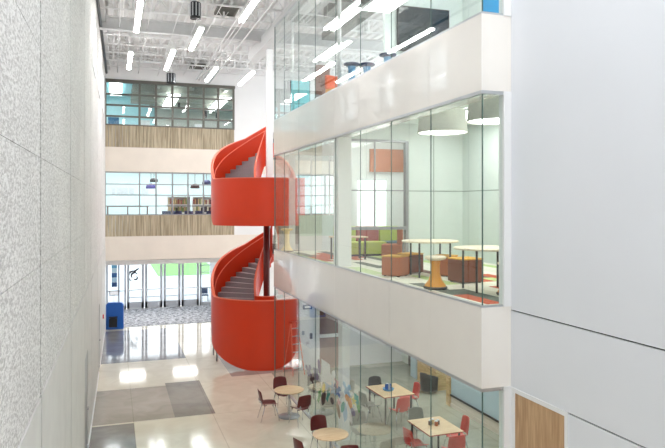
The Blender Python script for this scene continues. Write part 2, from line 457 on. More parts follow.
# rooms behind the back wall windows
b = MB()
struct('floor_library', MB().box(-1.2, 12.2, BY+.31, 40, -2.0, -1.6), M['slabgrey'])
struct('ceiling_library', MB().box(-1.2, 12.2, BY+.31, 40, 2.3, 2.6), M['white'])
struct('wall_library_left', MB().box(-1.4, -1.2, BY+.31, 40, -1.6, 2.3), M['white'])
struct('wall_library_right', MB().box(12.2, 12.4, BY+.31, 40, -1.6, 2.3), M['white'])
b.box(-1.2, 12.2, 39.9, 40.1, -1.6, 2.3)
struct('wall_library', b, mat('library_wall', srgb(196, 222, 228), .5))
b = MB()
b.box(-1.2, 7.2, BY+.31, 40, 6.3, 6.5)
b.box(-1.2, 7.2, 39.9, 40.1, 2.61, 6.3).box(-1.4, -1.2, BY+.31, 40, 2.61, 6.3).box(7.2, 7.4, BY+.31, 40, 2.61, 6.3)
struct('wall_upper_room', b, M['cyan_panel'])
# upper room: blue wall band, ceiling beams, lamps, boards
struct('trim_4', MB().box(-1.19, 7.19, 39.8, 39.9, 3.2, 4.7), mat('blue_band', srgb(88, 142, 190), .6))
b = MB()
for y in (34.2, 35.6, 37, 38.4): b.box(1.0, 7.2, y-.12, y+.12, 5.75, 6.3)
for x in (2.2, 3.9, 5.6): b.box(x-.1, x+.1, 33.2, 39.9, 5.9, 6.3)
struct('trim_5', b, mat('bronze_beam', srgb(142, 142, 132), .5))
struct('trim_6', MB().box(2.4, 7.2, 39.6, 39.88, 4.7, 6.3), mat('grey_wall', srgb(176, 176, 168), .6))

def ceiling_panel(name, x0, x1, y0, y1, z, label, group=None, m='lampsoft'):
    t = thing(name, label, 'ceiling light', ((x0+x1)/2, (y0+y1)/2, z), 0, group)
    w, d = (x1-x0)/2, (y1-y0)/2
    fr = MB(); e = .03
    fr.box(-w-e, w+e, -d-e, -d, -.01, .05).box(-w-e, w+e, d, d+e, -.01, .05).box(-w-e, -w, -d, d, -.01, .05).box(w, w+e, -d, d, -.01, .05)
    obj('frame', fr, M['white'], t)
    obj('diffuser', MB().box(-w, w, -d, d, 0, .04), M['lampdim' if (-1.4 < z < 2.3 and y1 < 20) or (z > 5.5 and y0 > 33) else m], t)
    return t
for i, x in enumerate((.2, 3.0, 5.6)):
    ceiling_panel('ceiling_light', x-.3, x+.3, 33.6, 38.6, 5.6 if i else 6.2, 'long ceiling light in the room behind the top left windows, %s' % ('over the blue end', 'middle one', 'nearest the white wall')[i], 'ceiling lights behind the top windows')
for i, x in enumerate((0.0, 2.4, 4.8, 8.0, 10.6)):  # unseen panels added to light the library
    ceiling_panel('ceiling_light', x-.4, x+.4, 33.8, 38.8, 2.24, 'long ceiling light in the library behind the middle windows, %s' % ('nearest the left stucco wall', 'second from the left wall', 'beside the spiral stair', 'just past the stair', 'farthest right')[i], 'ceiling lights in the library')

# library things
def bookcase(x0, x1, y, z, label):
    t = thing('bookcase', label, 'bookcase', ((x0+x1)/2, y, z), 0, 'low bookcases in the library')
    w = (x1-x0)/2
    obj('frame', MB().box(-w, w, .28, .3, 0, 2.05).box(-w, -w+.03, 0, .28, 0, 2.05).box(w-.03, w, 0, .28, 0, 2.05), M['white'], t)
    for zz in (.03, .6, 1.2, 1.62, 2.03): obj('shelf', MB().box(-w+.03, w-.03, 0, .28, zz-.015, zz+.015), M['white'], t)
    return t
bcs = [(2.75, 3.95), (4.05, 5.25)]
for i, (x0, x1) in enumerate(bcs):
    bookcase(x0, x1, 35.0, -1.6, 'low white bookcase behind the middle windows, %s' % ('farther from the red stair', 'next to the red stair')[i])
bk = obj('book', MB().box(-.03, .03, 0, .2, 0, .3), mat('book_tan', srgb(190, 160, 112), .6))
bcols = [((216, 192, 146), 'tan'), ((186, 156, 118), 'brown'), ((226, 216, 190), 'cream'), ((150, 90, 84), 'dark red'), ((120, 140, 90), 'olive'), ((70, 70, 78), 'charcoal')]
bms = [mat('book_%d' % i, srgb(*c), .6) for i, (c, _) in enumerate(bcols)]
first = True
for i, (x0, x1) in enumerate(bcs):
    for row, zz in ((0, 1.636), (1, 1.216)):
        x = x0+.09
        for k in range(13):
            q = random.randrange(6)
            o = bk if first else bk.copy()
            if not first: C.objects.link(o)
            first = False
            o.location = (x, 35.03, -1.6+zz); o.scale = (1, 1, random.uniform(.75, 1.15))
            tag(o, 'book standing on the %s shelf of the low library bookcase %s' % (('upper', 'lower')[row], ('farther from the red stair', 'next to the red stair')[i]), 'book', 'books on the %s shelf, library bookcase %s' % (('upper', 'lower')[row], ('far from the stair', 'by the stair')[i]))
            o.data = o.data if q == 0 and k == 0 else o.data.copy()
            o.data.materials[0] = bms[q]
            x += .082
def hung_lamp(px, py, y, r, label, m):
    p = at(px, py, Y=y)
    t = thing('pendant_lamp', label, 'lamp', (p.x, p.y, p.z-r*.5), 0, 'dark pendant lamps in the library')
    obj('lamp_shade', MB().lathe([(0, 0), (r*.9, 0), (r, .05), (r*.8, r*.8), (r*.2, r), (0, r)], n=20), m, t)
    obj('cord', MB().tube([(0, 0, r), (0, 0, 2.3-(p.z-r*.5))], .012), M['dark'], t)
hung_lamp(151, 186, 36, .28, 'purple-blue round pendant lamp behind the middle windows, above the shelf', mat('purple', srgb(60, 50, 130), .4))
hung_lamp(154, 180, 35, .22, 'black round pendant lamp higher and right of the purple one', M['black'])
hung_lamp(195, 186, 36, .26, 'black round pendant lamp at the middle of the library windows', M['black'])
hung_lamp(206.5, 182, 36, .25, 'navy round pendant lamp nearest the red stair', M['navy'])
# posters
for i, (px0, px1, lab) in enumerate(((112, 115, 'narrow grey poster on the library wall at far left'), (117, 128, 'wide grey poster on the library wall'), (129, 134, 'medium grey poster on the library wall'), (142, 148, 'pale grey poster behind the second window bay'))):
    a, c = at(px0, 188, Y=39.86), at(px1, 194, Y=39.86)
    tag(obj('poster', MB().box(a.x, c.x, 39.86, 39.89, c.z, a.z), mat('poster_%d' % i, srgb(186, 194, 200), .6)), lab, 'poster', 'posters on the library wall')
# desk along the windows
t = thing('desk', 'long brown window-side table behind the middle left windows', 'table', (.75, 34.2, -1.6))
obj('tabletop', MB().box(-1.0, 1.0, -.3, .3, 1.5, 1.56), M['darkbrown'], t)
for x in (-.95, 0, .95):
    obj('leg', MB().box(x-.03, x+.03, -.05, .05, 0, 1.5), M['darkbrown'], t)
# tall chairs
def stool_chair(loc, label, m):
    t = thing('chair', label, 'chair', loc, 0, 'navy high chairs behind the library windows')
    obj('backrest', MB().sheet(lambda u, v: Vector(((u-.5)*.42, -.2+.12*(2*u-1)**2, .95+v*.35)), 6, 3), m, t, solid=.03)
    obj('seat', MB().box(-.2, .2, -.18, .2, .76, .8), m, t, bev=.02)
    for sx in (-1, 1):
        for sy in (-1, 1): obj('leg', MB().tube([(sx*.15, sy*.15, .76), (sx*.2, sy*.2, 0)], .013, 6), M['alu'], t)
    return t
ch = None
for i in range(6):
    x = 2.6+i*.55
    lab = 'navy high chair behind the middle windows, %s counting from the window desk towards the stair' % ('first', 'second', 'third', 'fourth', 'fifth', 'sixth')[i]
    if ch is None: ch = stool_chair((x, 33.6, -1.6), lab, M['navy'])
    else: dup(ch, (x, 33.6+.1*(i % 2), -1.6), 0, lab)
# upper room boards
for i, (px0, px1, y0, y1, c, lab) in enumerate(((140, 150, 120, 125, (235, 236, 236), 'white low cabinet front behind the top windows, below the middle bays'), (195, 202, 124, 127, (240, 240, 240), 'small white box behind the top windows near the fifth bay'), (108, 119, 117, 124, (40, 110, 150), 'teal screen at the left end behind the top windows'))):
    a, c2 = at(px0, y0, Y=34.5), at(px1, y1, Y=34.5)
    t = tag(obj('cabinet' if i < 2 else 'screen', MB().box(a.x, c2.x, 34.5, 34.7, 2.61 if i < 2 else c2.z-.9, a.z), mat('board_%d' % i, srgb(*c), .5), bev=.01), lab, 'cabinet' if i < 2 else 'screen')
for i, (px, lab) in enumerate(((179, 'dark hanging banner behind the top windows, third bay'), (206, 'black hanging banner behind the top windows, left of the pair'), (217, 'black hanging banner behind the top windows, right of the pair'))):
    a = at(px-1.3, 100 if i == 0 else 111, Y=37.2); c2 = at(px+1.3, 108 if i == 0 else 118, Y=37.2)
    t = thing('banner', lab, 'banner', ((a.x+c2.x)/2, 37.2, c2.z), 0, 'dark banners behind the top windows')
    w = (c2.x-a.x)/2; h = a.z-c2.z
    obj('cloth', MB().sheet(lambda u, v: Vector(((u-.5)*2*w*(1-.4*v*(1-v)), .03*math.sin(u*9), v*h)), 6, 6), M['black'], t, solid=.02)
    obj('cord', MB().tube([(0, 0, h), (0, 0, 5.74-c2.z)], .012), M['dark'], t)
tag(obj('floor_slab_edge', MB().box(-1.2, 7.2, BY+.31, 40, 2.605, 2.62), M['slabgrey']), '', '')
bpy.data.objects['floor_slab_edge']['kind'] = 'structure'; del bpy.data.objects['floor_slab_edge']['label']; del bpy.data.objects['floor_slab_edge']['category']
bpy.data.objects['floor_slab_edge'].name = 'floor_upper_room'

# ---------------------------------------------------------------- entrance vestibule
DY = BY+5.2
b = MB()
b.box(-.7, 5.6, BY+.3, DY+.2, -2.9, -2.7); struct('ceiling_vestibule', b, M['white'])
struct('wall_vestibule', MB().box(-.72, -.34, BY+.3, DY+.3, G, -2.9).box(5.4, 5.6, BY+.3, DY+.3, G, -2.9), M['white'])
def doorx(px): return at(px, 300, Y=DY).x
dz1 = -2.92
doors = [(127, 144), (145, 162.5), (163.5, 180.5), (181.5, 199)]
for n, (p0, p1) in enumerate(doors):
    x0, x1 = doorx(p0), doorx(p1)
    f = MB(); s = .13
    f.box(x0, x0+s, DY-.03, DY+.03, G+.01, dz1).box(x1-s, x1, DY-.03, DY+.03, G+.01, dz1)
    f.box(x0, x1, DY-.03, DY+.03, G+.01, G+.38).box(x0, x1, DY-.03, DY+.03, dz1-.1, dz1)
    f.box(x0, x1, DY-.02, DY+.02, G+.62, G+.66)
    o = struct('door_%d' % (n+1), f, M['doorframe'])
    obj('pane', MB().box(x0+s, x1-s, DY-.005, DY+.005, G+.38, dz1-.1), M['glass2'], o)
    pb = MB().tube([(x0+.08, DY-.1, G+1.05), (x1-.08, DY-.1, G+1.08)], .025)
    pb.box(x0+.05, x0+.12, DY-.12, DY-.03, G+1, G+1.1).box(x1-.12, x1-.05, DY-.12, DY-.03, G+1, G+1.1)
    obj('push_bar', pb, M['white'], o)
# sidelights
for n, (p0, p1, rows) in enumerate(((106, 126.2, (1.0,)), (199.7, 219, (1.0, 1.9, 2.3)))):
    x0, x1 = doorx(p0), doorx(p1)
    f = MB().box(x0, x0+.1, DY-.03, DY+.03, G, dz1).box(x1-.1, x1, DY-.03, DY+.03, G, dz1).box(x0, x1, DY-.03, DY+.03, G, G+.2).box(x0, x1, DY-.03, DY+.03, dz1-.1, dz1)
    if n == 0: f.box((x0+x1)/2+.08, (x0+x1)/2+.18, DY-.03, DY+.03, G, dz1)
    for r in rows: f.box(x0, x1, DY-.03, DY+.03, G+r, G+r+.05)
    o = struct('window_%d' % (7+n), f, M['doorframe'])
    obj('pane', MB().box(x0+.1, x1-.1, DY-.005, DY+.005, G+.2, dz1-.1), M['glass2'], o)
# curved decal on first door
dc = thing('door_decal', 'dark swirling decal on the glass of the leftmost entrance door', 'decal', (0, DY-.012, 0))
b = MB(); cx = doorx(134.5); cz = at(134, 276, Y=DY).z
for r, a0, a1, w, ox, oz in ((.28, 60, 250, .05, -.05, 0), (.17, 20, 230, .045, 0, .02), (.1, 200, 420, .04, .05, -.1), (.24, 100, 180, .04, .2, .12), (.2, 90, 170, .04, .26, .2)):
    n = 14
    outer = []; inner = []
    for i in range(n+1):
        a = math.radians(a0+(a1-a0)*i/n); ww = w*math.sin(PI*(i+.5)/(n+1))+.006
        outer.append((cx+ox+(r+ww)*math.cos(a), cz+oz+(r+ww)*math.sin(a))); inner.append((cx+ox+(r-ww)*math.cos(a), cz+oz+(r-ww)*math.sin(a)))
    b.prism(outer+inner[::-1], -.002, .002, 'y')
obj('swirl', b, M['dark'], dc)
# blue bands painted in as the reflection on the sidelight
pz = thing('window_poster', 'tall blue and pale blue banded poster on the left sidelight glass', 'poster', (doorx(114.3), DY-.02, 0))
cb = [(190, 225, 240), (90, 170, 210), (200, 230, 240), (30, 90, 150), (170, 205, 225), (40, 80, 130)]
for i, c in enumerate(cb):
    zt = -2.98-i*.26
    obj('band', MB().box(-.14, .14, -.006, .006, zt-.25, zt), mat('poster_band_%d' % i, srgb(*c), .5), pz)
# walk-off mat
tag(obj('entrance_mat', MB().box(-.28, 5.35, BY-.35, DY-.06, G, G+.012), M['mat']), 'grey speckled entrance carpet in front of the glass doors', 'mat')
for i, x in enumerate((1.0, 3.6)):  # panels added to brighten the vestibule
    ceiling_panel('ceiling_light', x-.6, x+.6, BY+1.2, BY+2.2, -2.98, 'flat ceiling light inside the entrance vestibule, %s' % ('nearer the blue recycling station', 'nearer the spiral stair')[i])
# blue bin station
p = at(115, 328, z=G)
t = thing('recycling_station', 'blue rounded-top recycling station beside the left wall', 'recycling bin', (p.x-.02, p.y-.35, G), -.1)
poly = [(-.39, 0), (.39, 0)]+[(.39-.14+.14*math.cos(a), 1.1+.14*math.sin(a)) for a in [i*PI/2/6 for i in range(7)]]+[(-.39+.14-.14*math.sin(a), 1.1+.14*math.cos(a)) for a in [i*PI/2/6 for i in range(7)]]
obj('body', MB().prism(poly, 0, .3, 'y'), M['blue'], t, bev=.01)
obj('opening', MB().prism([(-.24, .12), (.12, .12), (.12, .5), (.05, .56), (-.17, .56), (-.24, .5)], -.12, .0, 'y'), M['black'], t, bev=.01)
obj('lid', MB().box(-.25, .13, -.14, 0, .56, .6), M['dark'], t, bev=.01)
# small sign on a stand
p = at(113, 315, z=G)
t = thing('sign_stand', 'small white sign with dark border on a thin stand behind the blue recycling station', 'sign', (p.x+.05, p.y+.4, G+.012))
obj('base', MB().lathe([(0, 0), (.16, 0), (.16, .02), (0, .03)]), M['dark'], t)
obj('pole', MB().tube([(0, 0, .02), (0, 0, .98)], .014), M['alu'], t)
fr = obj('sign_frame', MB().box(-.24, .24, -.012, .012, .96, 1.22), M['dark'], t)
obj('sign_face', MB().box(-.21, .21, -.02, -.012, .99, 1.19), M['paperwhite'], fr)

# ---------------------------------------------------------------- roof
RY0 = 9.0
b = MB(); prof = []
x = -1.2
while x < 14:
    prof += [(x, ROOF), (x+.17, ROOF), (x+.21, ROOF+.07), (x+.31, ROOF+.07)]; x += .35
prof += [(x, ROOF), (x, ROOF+.2), (-1.2, ROOF+.2)]
b.prism(prof, RY0, BY+.3, 'y'); struct('ceiling', b, M['ceil'])
tn = 10
ys = [10.2, 11.8, 13.4, 15.0, 17.9, 19.4, 20.9, 22.4, 25.8, 27.3, 28.8, 30.3, 31.6]
for i, y in enumerate(ys):
    b = MB(); zt, zb = 6.9, 6.42
    b.box(-.6, 11.9, y-.06, y-.01, zt-.03, zt).box(-.6, 11.9, y+.01, y+.06, zt-.03, zt)
    b.box(-.6, 11.9, y-.06, y-.01, zb, zb+.04).box(-.6, 11.9, y+.01, y+.06, zb, zb+.04)
    x = -.55; k = 0
    while x < 11.8:
        b.tube([(x, y, zb+.02), (x+.3, y, zt-.02)], .014, 4); b.tube([(x+.3, y, zt-.02), (x+.6, y, zb+.02)], .014, 4)
        b.box(x-.02, x+.05, y-.012, y+.012, zb, zt); x += .6
    struct('trim_%d' % tn, b, M['joist']); tn += 1
for y in (16.5, 24.2):
    b = MB().box(-.6, 11.9, y-.12, y+.12, 6.2, 6.24).box(-.6, 11.9, y-.12, y+.12, 6.62, 6.66).box(-.6, 11.9, y-.012, y+.012, 6.24, 6.62)
    struct('trim_%d' % tn, b, M['beam']); tn += 1
b = MB().box(5.35, 5.75, 9, 26.6, 5.93, 6.0).box(5.53, 5.57, 9, 26.6, 6.0, 6.2).box(5.35, 5.75, 9, 26.6, 6.2, 6.3)
b = MB().box(5.36, 5.74, 9, 26.6, 5.93, 6.4)
struct('trim_%d' % tn, b, M['beam']); tn += 1
# conduits along the hall
for i, (x, r, z) in enumerate(((.25, .016, 6.33), (1.2, .016, 6.35), (2.1, .018, 6.3), (2.75, .018, 6.3), (3.95, .02, 6.2), (4.1, .02, 6.2), (4.25, .02, 6.2), (4.6, .028, 6.1), (3.3, .014, 6.34))):
    lab = ('thin white conduit under the roof closest to the left wall', 'thin white conduit second from the left wall', 'white conduit third from the left wall', 'white conduit fourth from the left wall',
           'left conduit of the close bundle of three', 'middle conduit of the close bundle of three', 'right conduit of the close bundle of three', 'thick white pipe under the roof nearest the glass balcony', 'thin white conduit between the fourth conduit and the bundle of three')[i]
    cd = tag(obj('conduit', MB().tube([(x, 10, z), (x, BY-.05, z)], r, 6), M['joist']), lab, 'pipe', 'conduits under the roof')
# dark ducts above the balcony
for i, (x, y0, y1, w) in enumerate(((7.0, 18.9, 20.6, .3), (7.9, 17.2, 23.6, .3))):
    tag(obj('air_duct', MB().box(x-w, x+w, y0, y1, 6.32, 6.6), M['duct'], bev=.02), 'dark rectangular air duct under the roof over the top balcony, %s' % ('nearer the hall', 'farther from the hall')[i], 'duct', 'air ducts')
for i, (px0, px1, py) in enumerate(((216, 238, 10), (190, 210, 66))):
    p = at(px0, py, z=6.7); q = at(px1, py, z=6.7)
    t = thing('air_grille', 'grey air grille between roof joists, %s' % ('nearer, above the second speaker', 'farther, near the windows')[i], 'vent', ((p.x+q.x)/2, p.y, 6.66), 0, 'grey roof grilles')
    w = (q.x-p.x)/2
    obj('frame', MB().box(-w, w, -.45, -.4, 0, .1).box(-w, w, .4, .45, 0, .1).box(-w, -w+.05, -.4, .4, 0, .1).box(w-.05, w, -.4, .4, 0, .1), M['duct'], t)
    g = MB()
    for k in range(9): g.box(-w+.05, w-.05, -.37+k*.09, -.33+k*.09, .02, .09)
    obj('slats', g, M['duct'], t)

# linear lights
def linear(loc, ln, label, w=.075, up=None, group='linear lights hanging over the hall'):
    t = thing('linear_light', label, 'ceiling light', loc, 0, group)
    obj('housing', MB().box(-w, w, -ln/2, ln/2, .03, .09), M['white'], t)
    obj('lens', MB().box(-w*.95, w*.95, -ln/2+.01, ln/2-.01, -.03, .03), M['lamp'], t, bev=.01)
    for s in (-1, 1):
        obj('hanging_wire', MB().tube([(0, s*ln*.42, .09), (0, s*ln*.42, 6.42-loc[2])], .006, 5), M['joist'], t)
    return t
LZ = 5.5
spec = [((139.7, 0), (137, 32), 'linear light nearest the camera on the left, above the hall'),
        ((130, 53), (129.5, 69), 'short-looking linear light closest to the left wall'),
        ((173.6, 48), (166, 72), 'linear light left of the lower dark speaker'),
        ((199.5, 28.5), (192.5, 50), 'linear light below and right of the upper dark speaker'),
        ((215.5, 68), (207.5, 81), 'small linear light just above the top window, centre right'),
        ((252, 72), (241, 85), 'small linear light farthest right, near the white column'),
        ((257.5, -2), (241, 21.5), 'linear light near the top edge beside the close conduits')]
for a, c, lab in spec:
    p = at(a[0], a[1], z=LZ); q = at(c[0], c[1], z=LZ); m = (p+q)/2
    linear((m.x, m.y, LZ), min((q-p).length, 3.4), lab)
for a, c, lab in (((359, 2), (325, 29.5), 'linear light behind the top floor glass, highest one'), ((340, 43), (315, 61.5), 'linear light behind the top floor glass, middle one'), ((331, 64), (302, 82), 'linear light behind the top floor glass, lowest one')):
    p = at(a[0], a[1], z=LZ); q = at(c[0], c[1], z=LZ); m = (p+q)/2
    linear((m.x, m.y, LZ), min((q-p).length, 4.2), lab, group='linear lights behind the top floor glass', w=.05)
# canister speakers
for px, py, w, h, lab in ((195.5, 10.5, 10.5, 16, 'larger dark grey canister speaker hanging from the roof'), (171, 78.5, 9, 10, 'smaller dark grey canister speaker hanging in front of the top windows')):
    z = 5.9 if h > 12 else 5.55
    p = at(px, py, z=z); d = p.length; r = w/2*(p.x*SN+p.y*CS)/F; hh = h*(p.x*SN+p.y*CS)/F
    t = thing('hanging_speaker', lab, 'speaker', (p.x, p.y, z-hh/2), 0, 'canister speakers')
    obj('housing', MB().lathe([(0, 0), (r*.85, 0), (r*.92, .04), (r, hh*.2), (r, hh*.95), (r*.9, hh), (0, hh)], n=24), M['dark'], t)
    obj('trim_ring', MB().lathe([(r*.93, -.01), (r*1.02, -.01), (r*1.02, .05), (r*.93, .05)], n=24), M['black'], t)
    st = MB()
    for k in range(10):
        a = 2*PI*k/10; st.box(-.015, .015, r-.005, r+.012, hh*.12, hh*.93, M=Matrix.Rotation(a, 4, 'Z'))
    obj('fins', st, M['alu'], t)
    obj('stem', MB().tube([(0, 0, hh), (0, 0, 6.9-(z-hh/2))], .02), M['joist'], t)

# ---------------------------------------------------------------- balcony block (right)
Ys = [8.18, 9.82, 11.46, 13.1, 14.74, 16.4, 18.0, 19.66, 20.9]
RX = 5.57
INX = 9.25
# floor slabs
struct('floor_level_two', MB().box(FX+.2, 10.4, NY+.06, EY-.05, L2-.45, L2-.05).box(7.8, 12.2, EY-.05, BY-.07, L2-.45, L2-.05), M['slabgrey'])
struct('floor_carpet', MB().box(FX+.06, INX, NY+.06, EY-.06, L2-.05, L2-.02), M['carpet'])
struct('floor_level_three', MB().box(FX+.2, 10.4, NY+.06, EY-.05, L3-.45, L3-.02).box(7.8, 12.2, EY-.05, BY-.07, L3-.45, L3-.02), M['slabgrey'])
# glossy fascia panels
def fascia(z0, z1, name):
    b = MB()
    for a, c in zip(Ys, Ys[1:]):
        b.box(FX, FX+.05, a+.002 if a > NY else NY+.0505, c-.002 if c < EY else EY-.0505, z0, z1)
    b.box(FX+.003, FX+.1, NY+.051, EY-.051, z0+.01, z1-.01)
    b.box(FX, RX, NY-.0, NY+.05, z0, z1)
    b.box(FX, 7.6, EY-.05, EY, z0, z1)
    b.box(FX+.11, RX, NY+.052, EY-.052, z0, z0+.02)
    struct(name, b, M['panel'])
fascia(L3B, L3, 'wall_balcony_upper'); fascia(L2B, L2, 'wall_balcony_lower')
# ceilings of rooms
struct('ceiling_level_two', MB().box(RX, INX, NY+.06, 15.9, 2.2, 2.28), M['intwall'])
struct('ceiling_level_one', MB().box(RX, 10.2, NY+.06, 21.9, -2.1, -2.02), M['intwall'])

# structural glazing: one window per storey, panes as parts
def glazing(n, z0, z1, frame=True):
    f = MB()
    f.box(FX, FX+.09, NY, EY, z0, z0+.03).box(FX, FX+.09, NY, EY, z1-.05, z1)
    f.box(FX+.091, RX-.14, NY, NY+.09, z0, z0+.03).box(FX+.091, RX-.14, NY, NY+.09, z1-.05, z1)
    o = struct('window_%d' % n, f, M['alu'])
    obj('corner_post', MB().box(RX-.13, RX-.005, NY-.02, NY+.12, z0, z1), M['white'], o)
    for i, (a, c) in enumerate(zip(Ys, Ys[1:])):
        q = MB(); q.box(FX+.03, FX+.042, a+.006, c-.006, z0+.03, z1-.05)
        obj('pane', q, M['glass'], o)
    obj('pane', MB().box(FX+.04, RX-.13, NY+.03, NY+.042, z0+.03, z1-.05), M['glass'], o)
    e = MB()
    for i, y in enumerate(Ys[1:-1]): e.box(FX+.028, FX+.044, y-.0035, y+.0035, z0+.03, z1-.05)
    e.box(FX+.028, FX+.042, NY+.028, NY+.042, z0+.03, z1-.05)
    e.box(FX+.02, FX+.05, EY-.03, EY, z0+.03, z1-.05)
    obj('glass_joint', e, M['glassedge'], o)
    return o
glazing(9, L2, L3B)
glazing(10, L3, ROOF-1.02)
glazing(11, G, L2B)
# end glass at the far side
for n, (z0, z1) in ((12, (L2, L3B)),):
    f = MB().box(5.58, 5.78, EY-.1, EY, z0, z1)
    for x in (6.35, 7.0, 7.6): f.box(x-.02, x+.02, EY-.06, EY-.02, z0, z1)
    f.box(5.78, 7.6, EY-.06, EY-.02, 1.0, 1.05)
    o = struct('window_%d' % n, f, M['white'])
    obj('pane', MB().box(5.78, 7.6, EY-.045, EY-.035, z0, z1), M['glass'], o)
    obj('pane', MB().box(FX+.06, 5.58, EY-.045, EY-.035, z0, z1), M['glass'], o)
struct('wall_low_screen', MB().box(5.85, 7.55, EY-.4, EY-.32, L2-.02, L2+.02+.45), M['white'])
struct('wall_low_screen_upper', MB().box(5.85, 7.55, EY-.4, EY-.32, L2+.47, L2+1.15), M['palegreen'])
# columns
struct('trim_30', MB().box(5.37, 5.56, 15.0, 15.3, G, L2-.45), M['white'])
struct('trim_31', MB().box(5.25, 5.6, 14.98, 15.32, L2-.02, 2.28), M['white'])
struct('trim_32', MB().tube([(5.36, 15.2, L3), (5.36, 15.2, 5.93)], .05, 16), M['white'])
struct('trim_33', MB().tube([(5.36, 19.6, L3), (5.36, 19.6, 5.93)], .04, 16), M['white'])

# right wall near the camera
b = MB()
b.box(RX, RX+.3, -3, NY, -1.54, ROOF)
b.box(RX, RX+.3, -3, NY, -2.675, -1.56)
b.box(RX, RX+.3, -3, 6.92, G, -2.695)
struct('wall_right', b, M['wall_white'])
struct('wall_right_backing', MB().box(RX+.03, RX+.25, -3, 6.92, -2.71, -2.65).box(RX+.03, RX+.25, -3, NY, -1.57, -1.53), M['dark'])
f = MB().box(RX-.012, RX+.2, 6.921, 6.98, G, -2.742).box(RX-.012, RX+.2, NY-.1, NY-.001, G, -2.742).box(RX-.012, RX+.2, 6.921, NY-.001, -2.74, -2.676)
o = struct('door_5', f, M['white'])
obj('door_leaf', MB().box(RX+.0, RX+.15, 6.98, NY-.1, G, -2.74), M['oak'], o)
obj('door_handle', MB().box(RX-.06, RX, 7.1, 7.13, G+.95, G+1.25), M['chrome'], o)
struct('wall_near', MB().box(-1.2, RX+.3, -4.2, -4, G, ROOF), M['white'])
# interior walls
struct('wall_inner_right', MB().box(INX, INX+.15, NY+.06, 15.9, L2-.02, 2.28).box(INX, INX+.15, NY+.06, 15.9, L3, 5.9), M['intwall'])
struct('wall_inner_near', MB().box(RX+.3, INX+.15, NY-.1, NY+.05, G, 5.9), M['intwall'])
# partition Y=15.9, level two: wall right, glazed frame left
PY = 15.9
b = MB().box(7.56, INX+.3, PY, PY+.12, L2-.02, 2.28)
b.box(5.62, 7.56, PY, PY+.12, 1.72, 2.28)
struct('wall_partition', b, M['intwall'])
b = MB()
for z in (.38,): b.box(7.58, INX, PY-.008, PY, z-.012, z+.012); b.box(INX-.008, INX, NY+.1, PY, z-.012, z+.012)
for x in (8.35,): b.box(x-.01, x+.01, PY-.008, PY, L2, 2.2)
struct('trim_34', b, mat('seam', srgb(150, 165, 160), .5))
f = MB()
f.box(7.5, 7.58, PY-.03, PY+.13, L2-.02, 1.72)
f.box(5.7, 7.5, PY-.02, PY+.1, 1.68, 1.74).box(5.7, 7.5, PY-.04, PY+.1, -.66, -.58).box(5.7, 5.75, PY-.02, PY+.1, L2-.02, 1.7)
f.box(5.7, 7.5, PY+.02, PY+.06, .37, .40)
f.box(6.6, 6.63, PY, PY+.05, -.58, 1.68)
o = struct('window_13', f, M['dark'])
o.data.materials[0] = M['steel']
obj('pane', MB().box(5.75, 7.5, PY+.035, PY+.045, -.58, 1.68), M['glass'], o)
# room beyond
b = MB().box(6.7, 10.2, 19.3, 19.45, L2-.02, 2.28).box(10.1, 10.25, PY+.12, 19.3, L2-.02, 2.28)
struct('wall_beyond', b, M['white'])
struct('ceiling_beyond', MB().box(5.3, 10.25, PY+.12, EY-.1, 2.2, 2.28), M['intwall'])
struct('trim_35', MB().box(7.83, 9.0, 19.2, 19.3, 1.07, 1.8), M['ottbrown'])
# whiteboard screen bright
t = thing('projection_screen', 'bright white screen on the wall of the room beyond the glass partition', 'screen', (7.9, 19.26, 0))
obj('screen_surface', MB().box(-.48, .48, -.03, 0, -.68, .8), mat('lit_screen', srgb(245, 248, 250), .5, emit=(1, 1, 1, 1), estr=.6), t)
obj('frame', MB().box(-.5, .5, -.02, .01, -.72, -.68).box(-.5, .5, -.02, .01, .8, .83), M['alu'], t)

# ceiling panels added to light the balcony rooms
for x0, x1, y0, y1, z, lab in ((6.0, 6.6, 17.0, 18.6, 2.14, 'flat ceiling light beyond the glass partition, nearest the hall glass'), (7.6, 8.4, 17.0, 18.6, 2.14, 'flat ceiling light beyond the glass partition, farther from the hall glass'),
                              (7.6, 8.6, 9.2, 11.2, 2.14, 'flat ceiling light above the near white high table room'), (7.6, 8.6, 12.8, 14.8, 2.14, 'flat ceiling light in front of the glass partition wall')):
    ceiling_panel('ceiling_light', x0, x1, y0, y1, z, lab)
for i, (x, y) in enumerate(((7.6, 11), (7.6, 15), (7.6, 18.8), (9.3, 13), (9.3, 17.5))):  # unseen panels added to brighten the ground floor room
    ceiling_panel('ceiling_light', x-.35, x+.35, y-.9, y+.9, -2.16, 'flat ceiling light over the ground floor cafe room, %s' % ('nearest the camera by the glass', 'middle by the glass', 'farthest by the glass', 'near the blue wall', 'by the wooden counter')[i], 'cafe ceiling lights')

# pendants
def pendant(x, y, zb, label):
    t = thing('drum_pendant', label, 'lamp', (x, y, zb), 0, 'drum pendants')
    r = .52
    obj('lamp_shade', MB().lathe([(r, 0), (r*.9, .48), (r*.88, .48), (r*.98, 0), (r, 0)], n=40), M['shade'], t)
    obj('diffuser', MB().lathe([(0, .02), (r*.97, .02), (r*.97, .04), (0, .04)], n=40), M['pendlamp'], t)
    obj('stem', MB().tube([(0, 0, .3), (0, 0, 2.2-zb)], .02), M['dark'], t)
pendant(6.53, 12.04, 1.5, 'white drum pendant lamp over the farther round table')
pendant(6.47, 9.95, 1.48, 'white drum pendant lamp by the near glass corner')

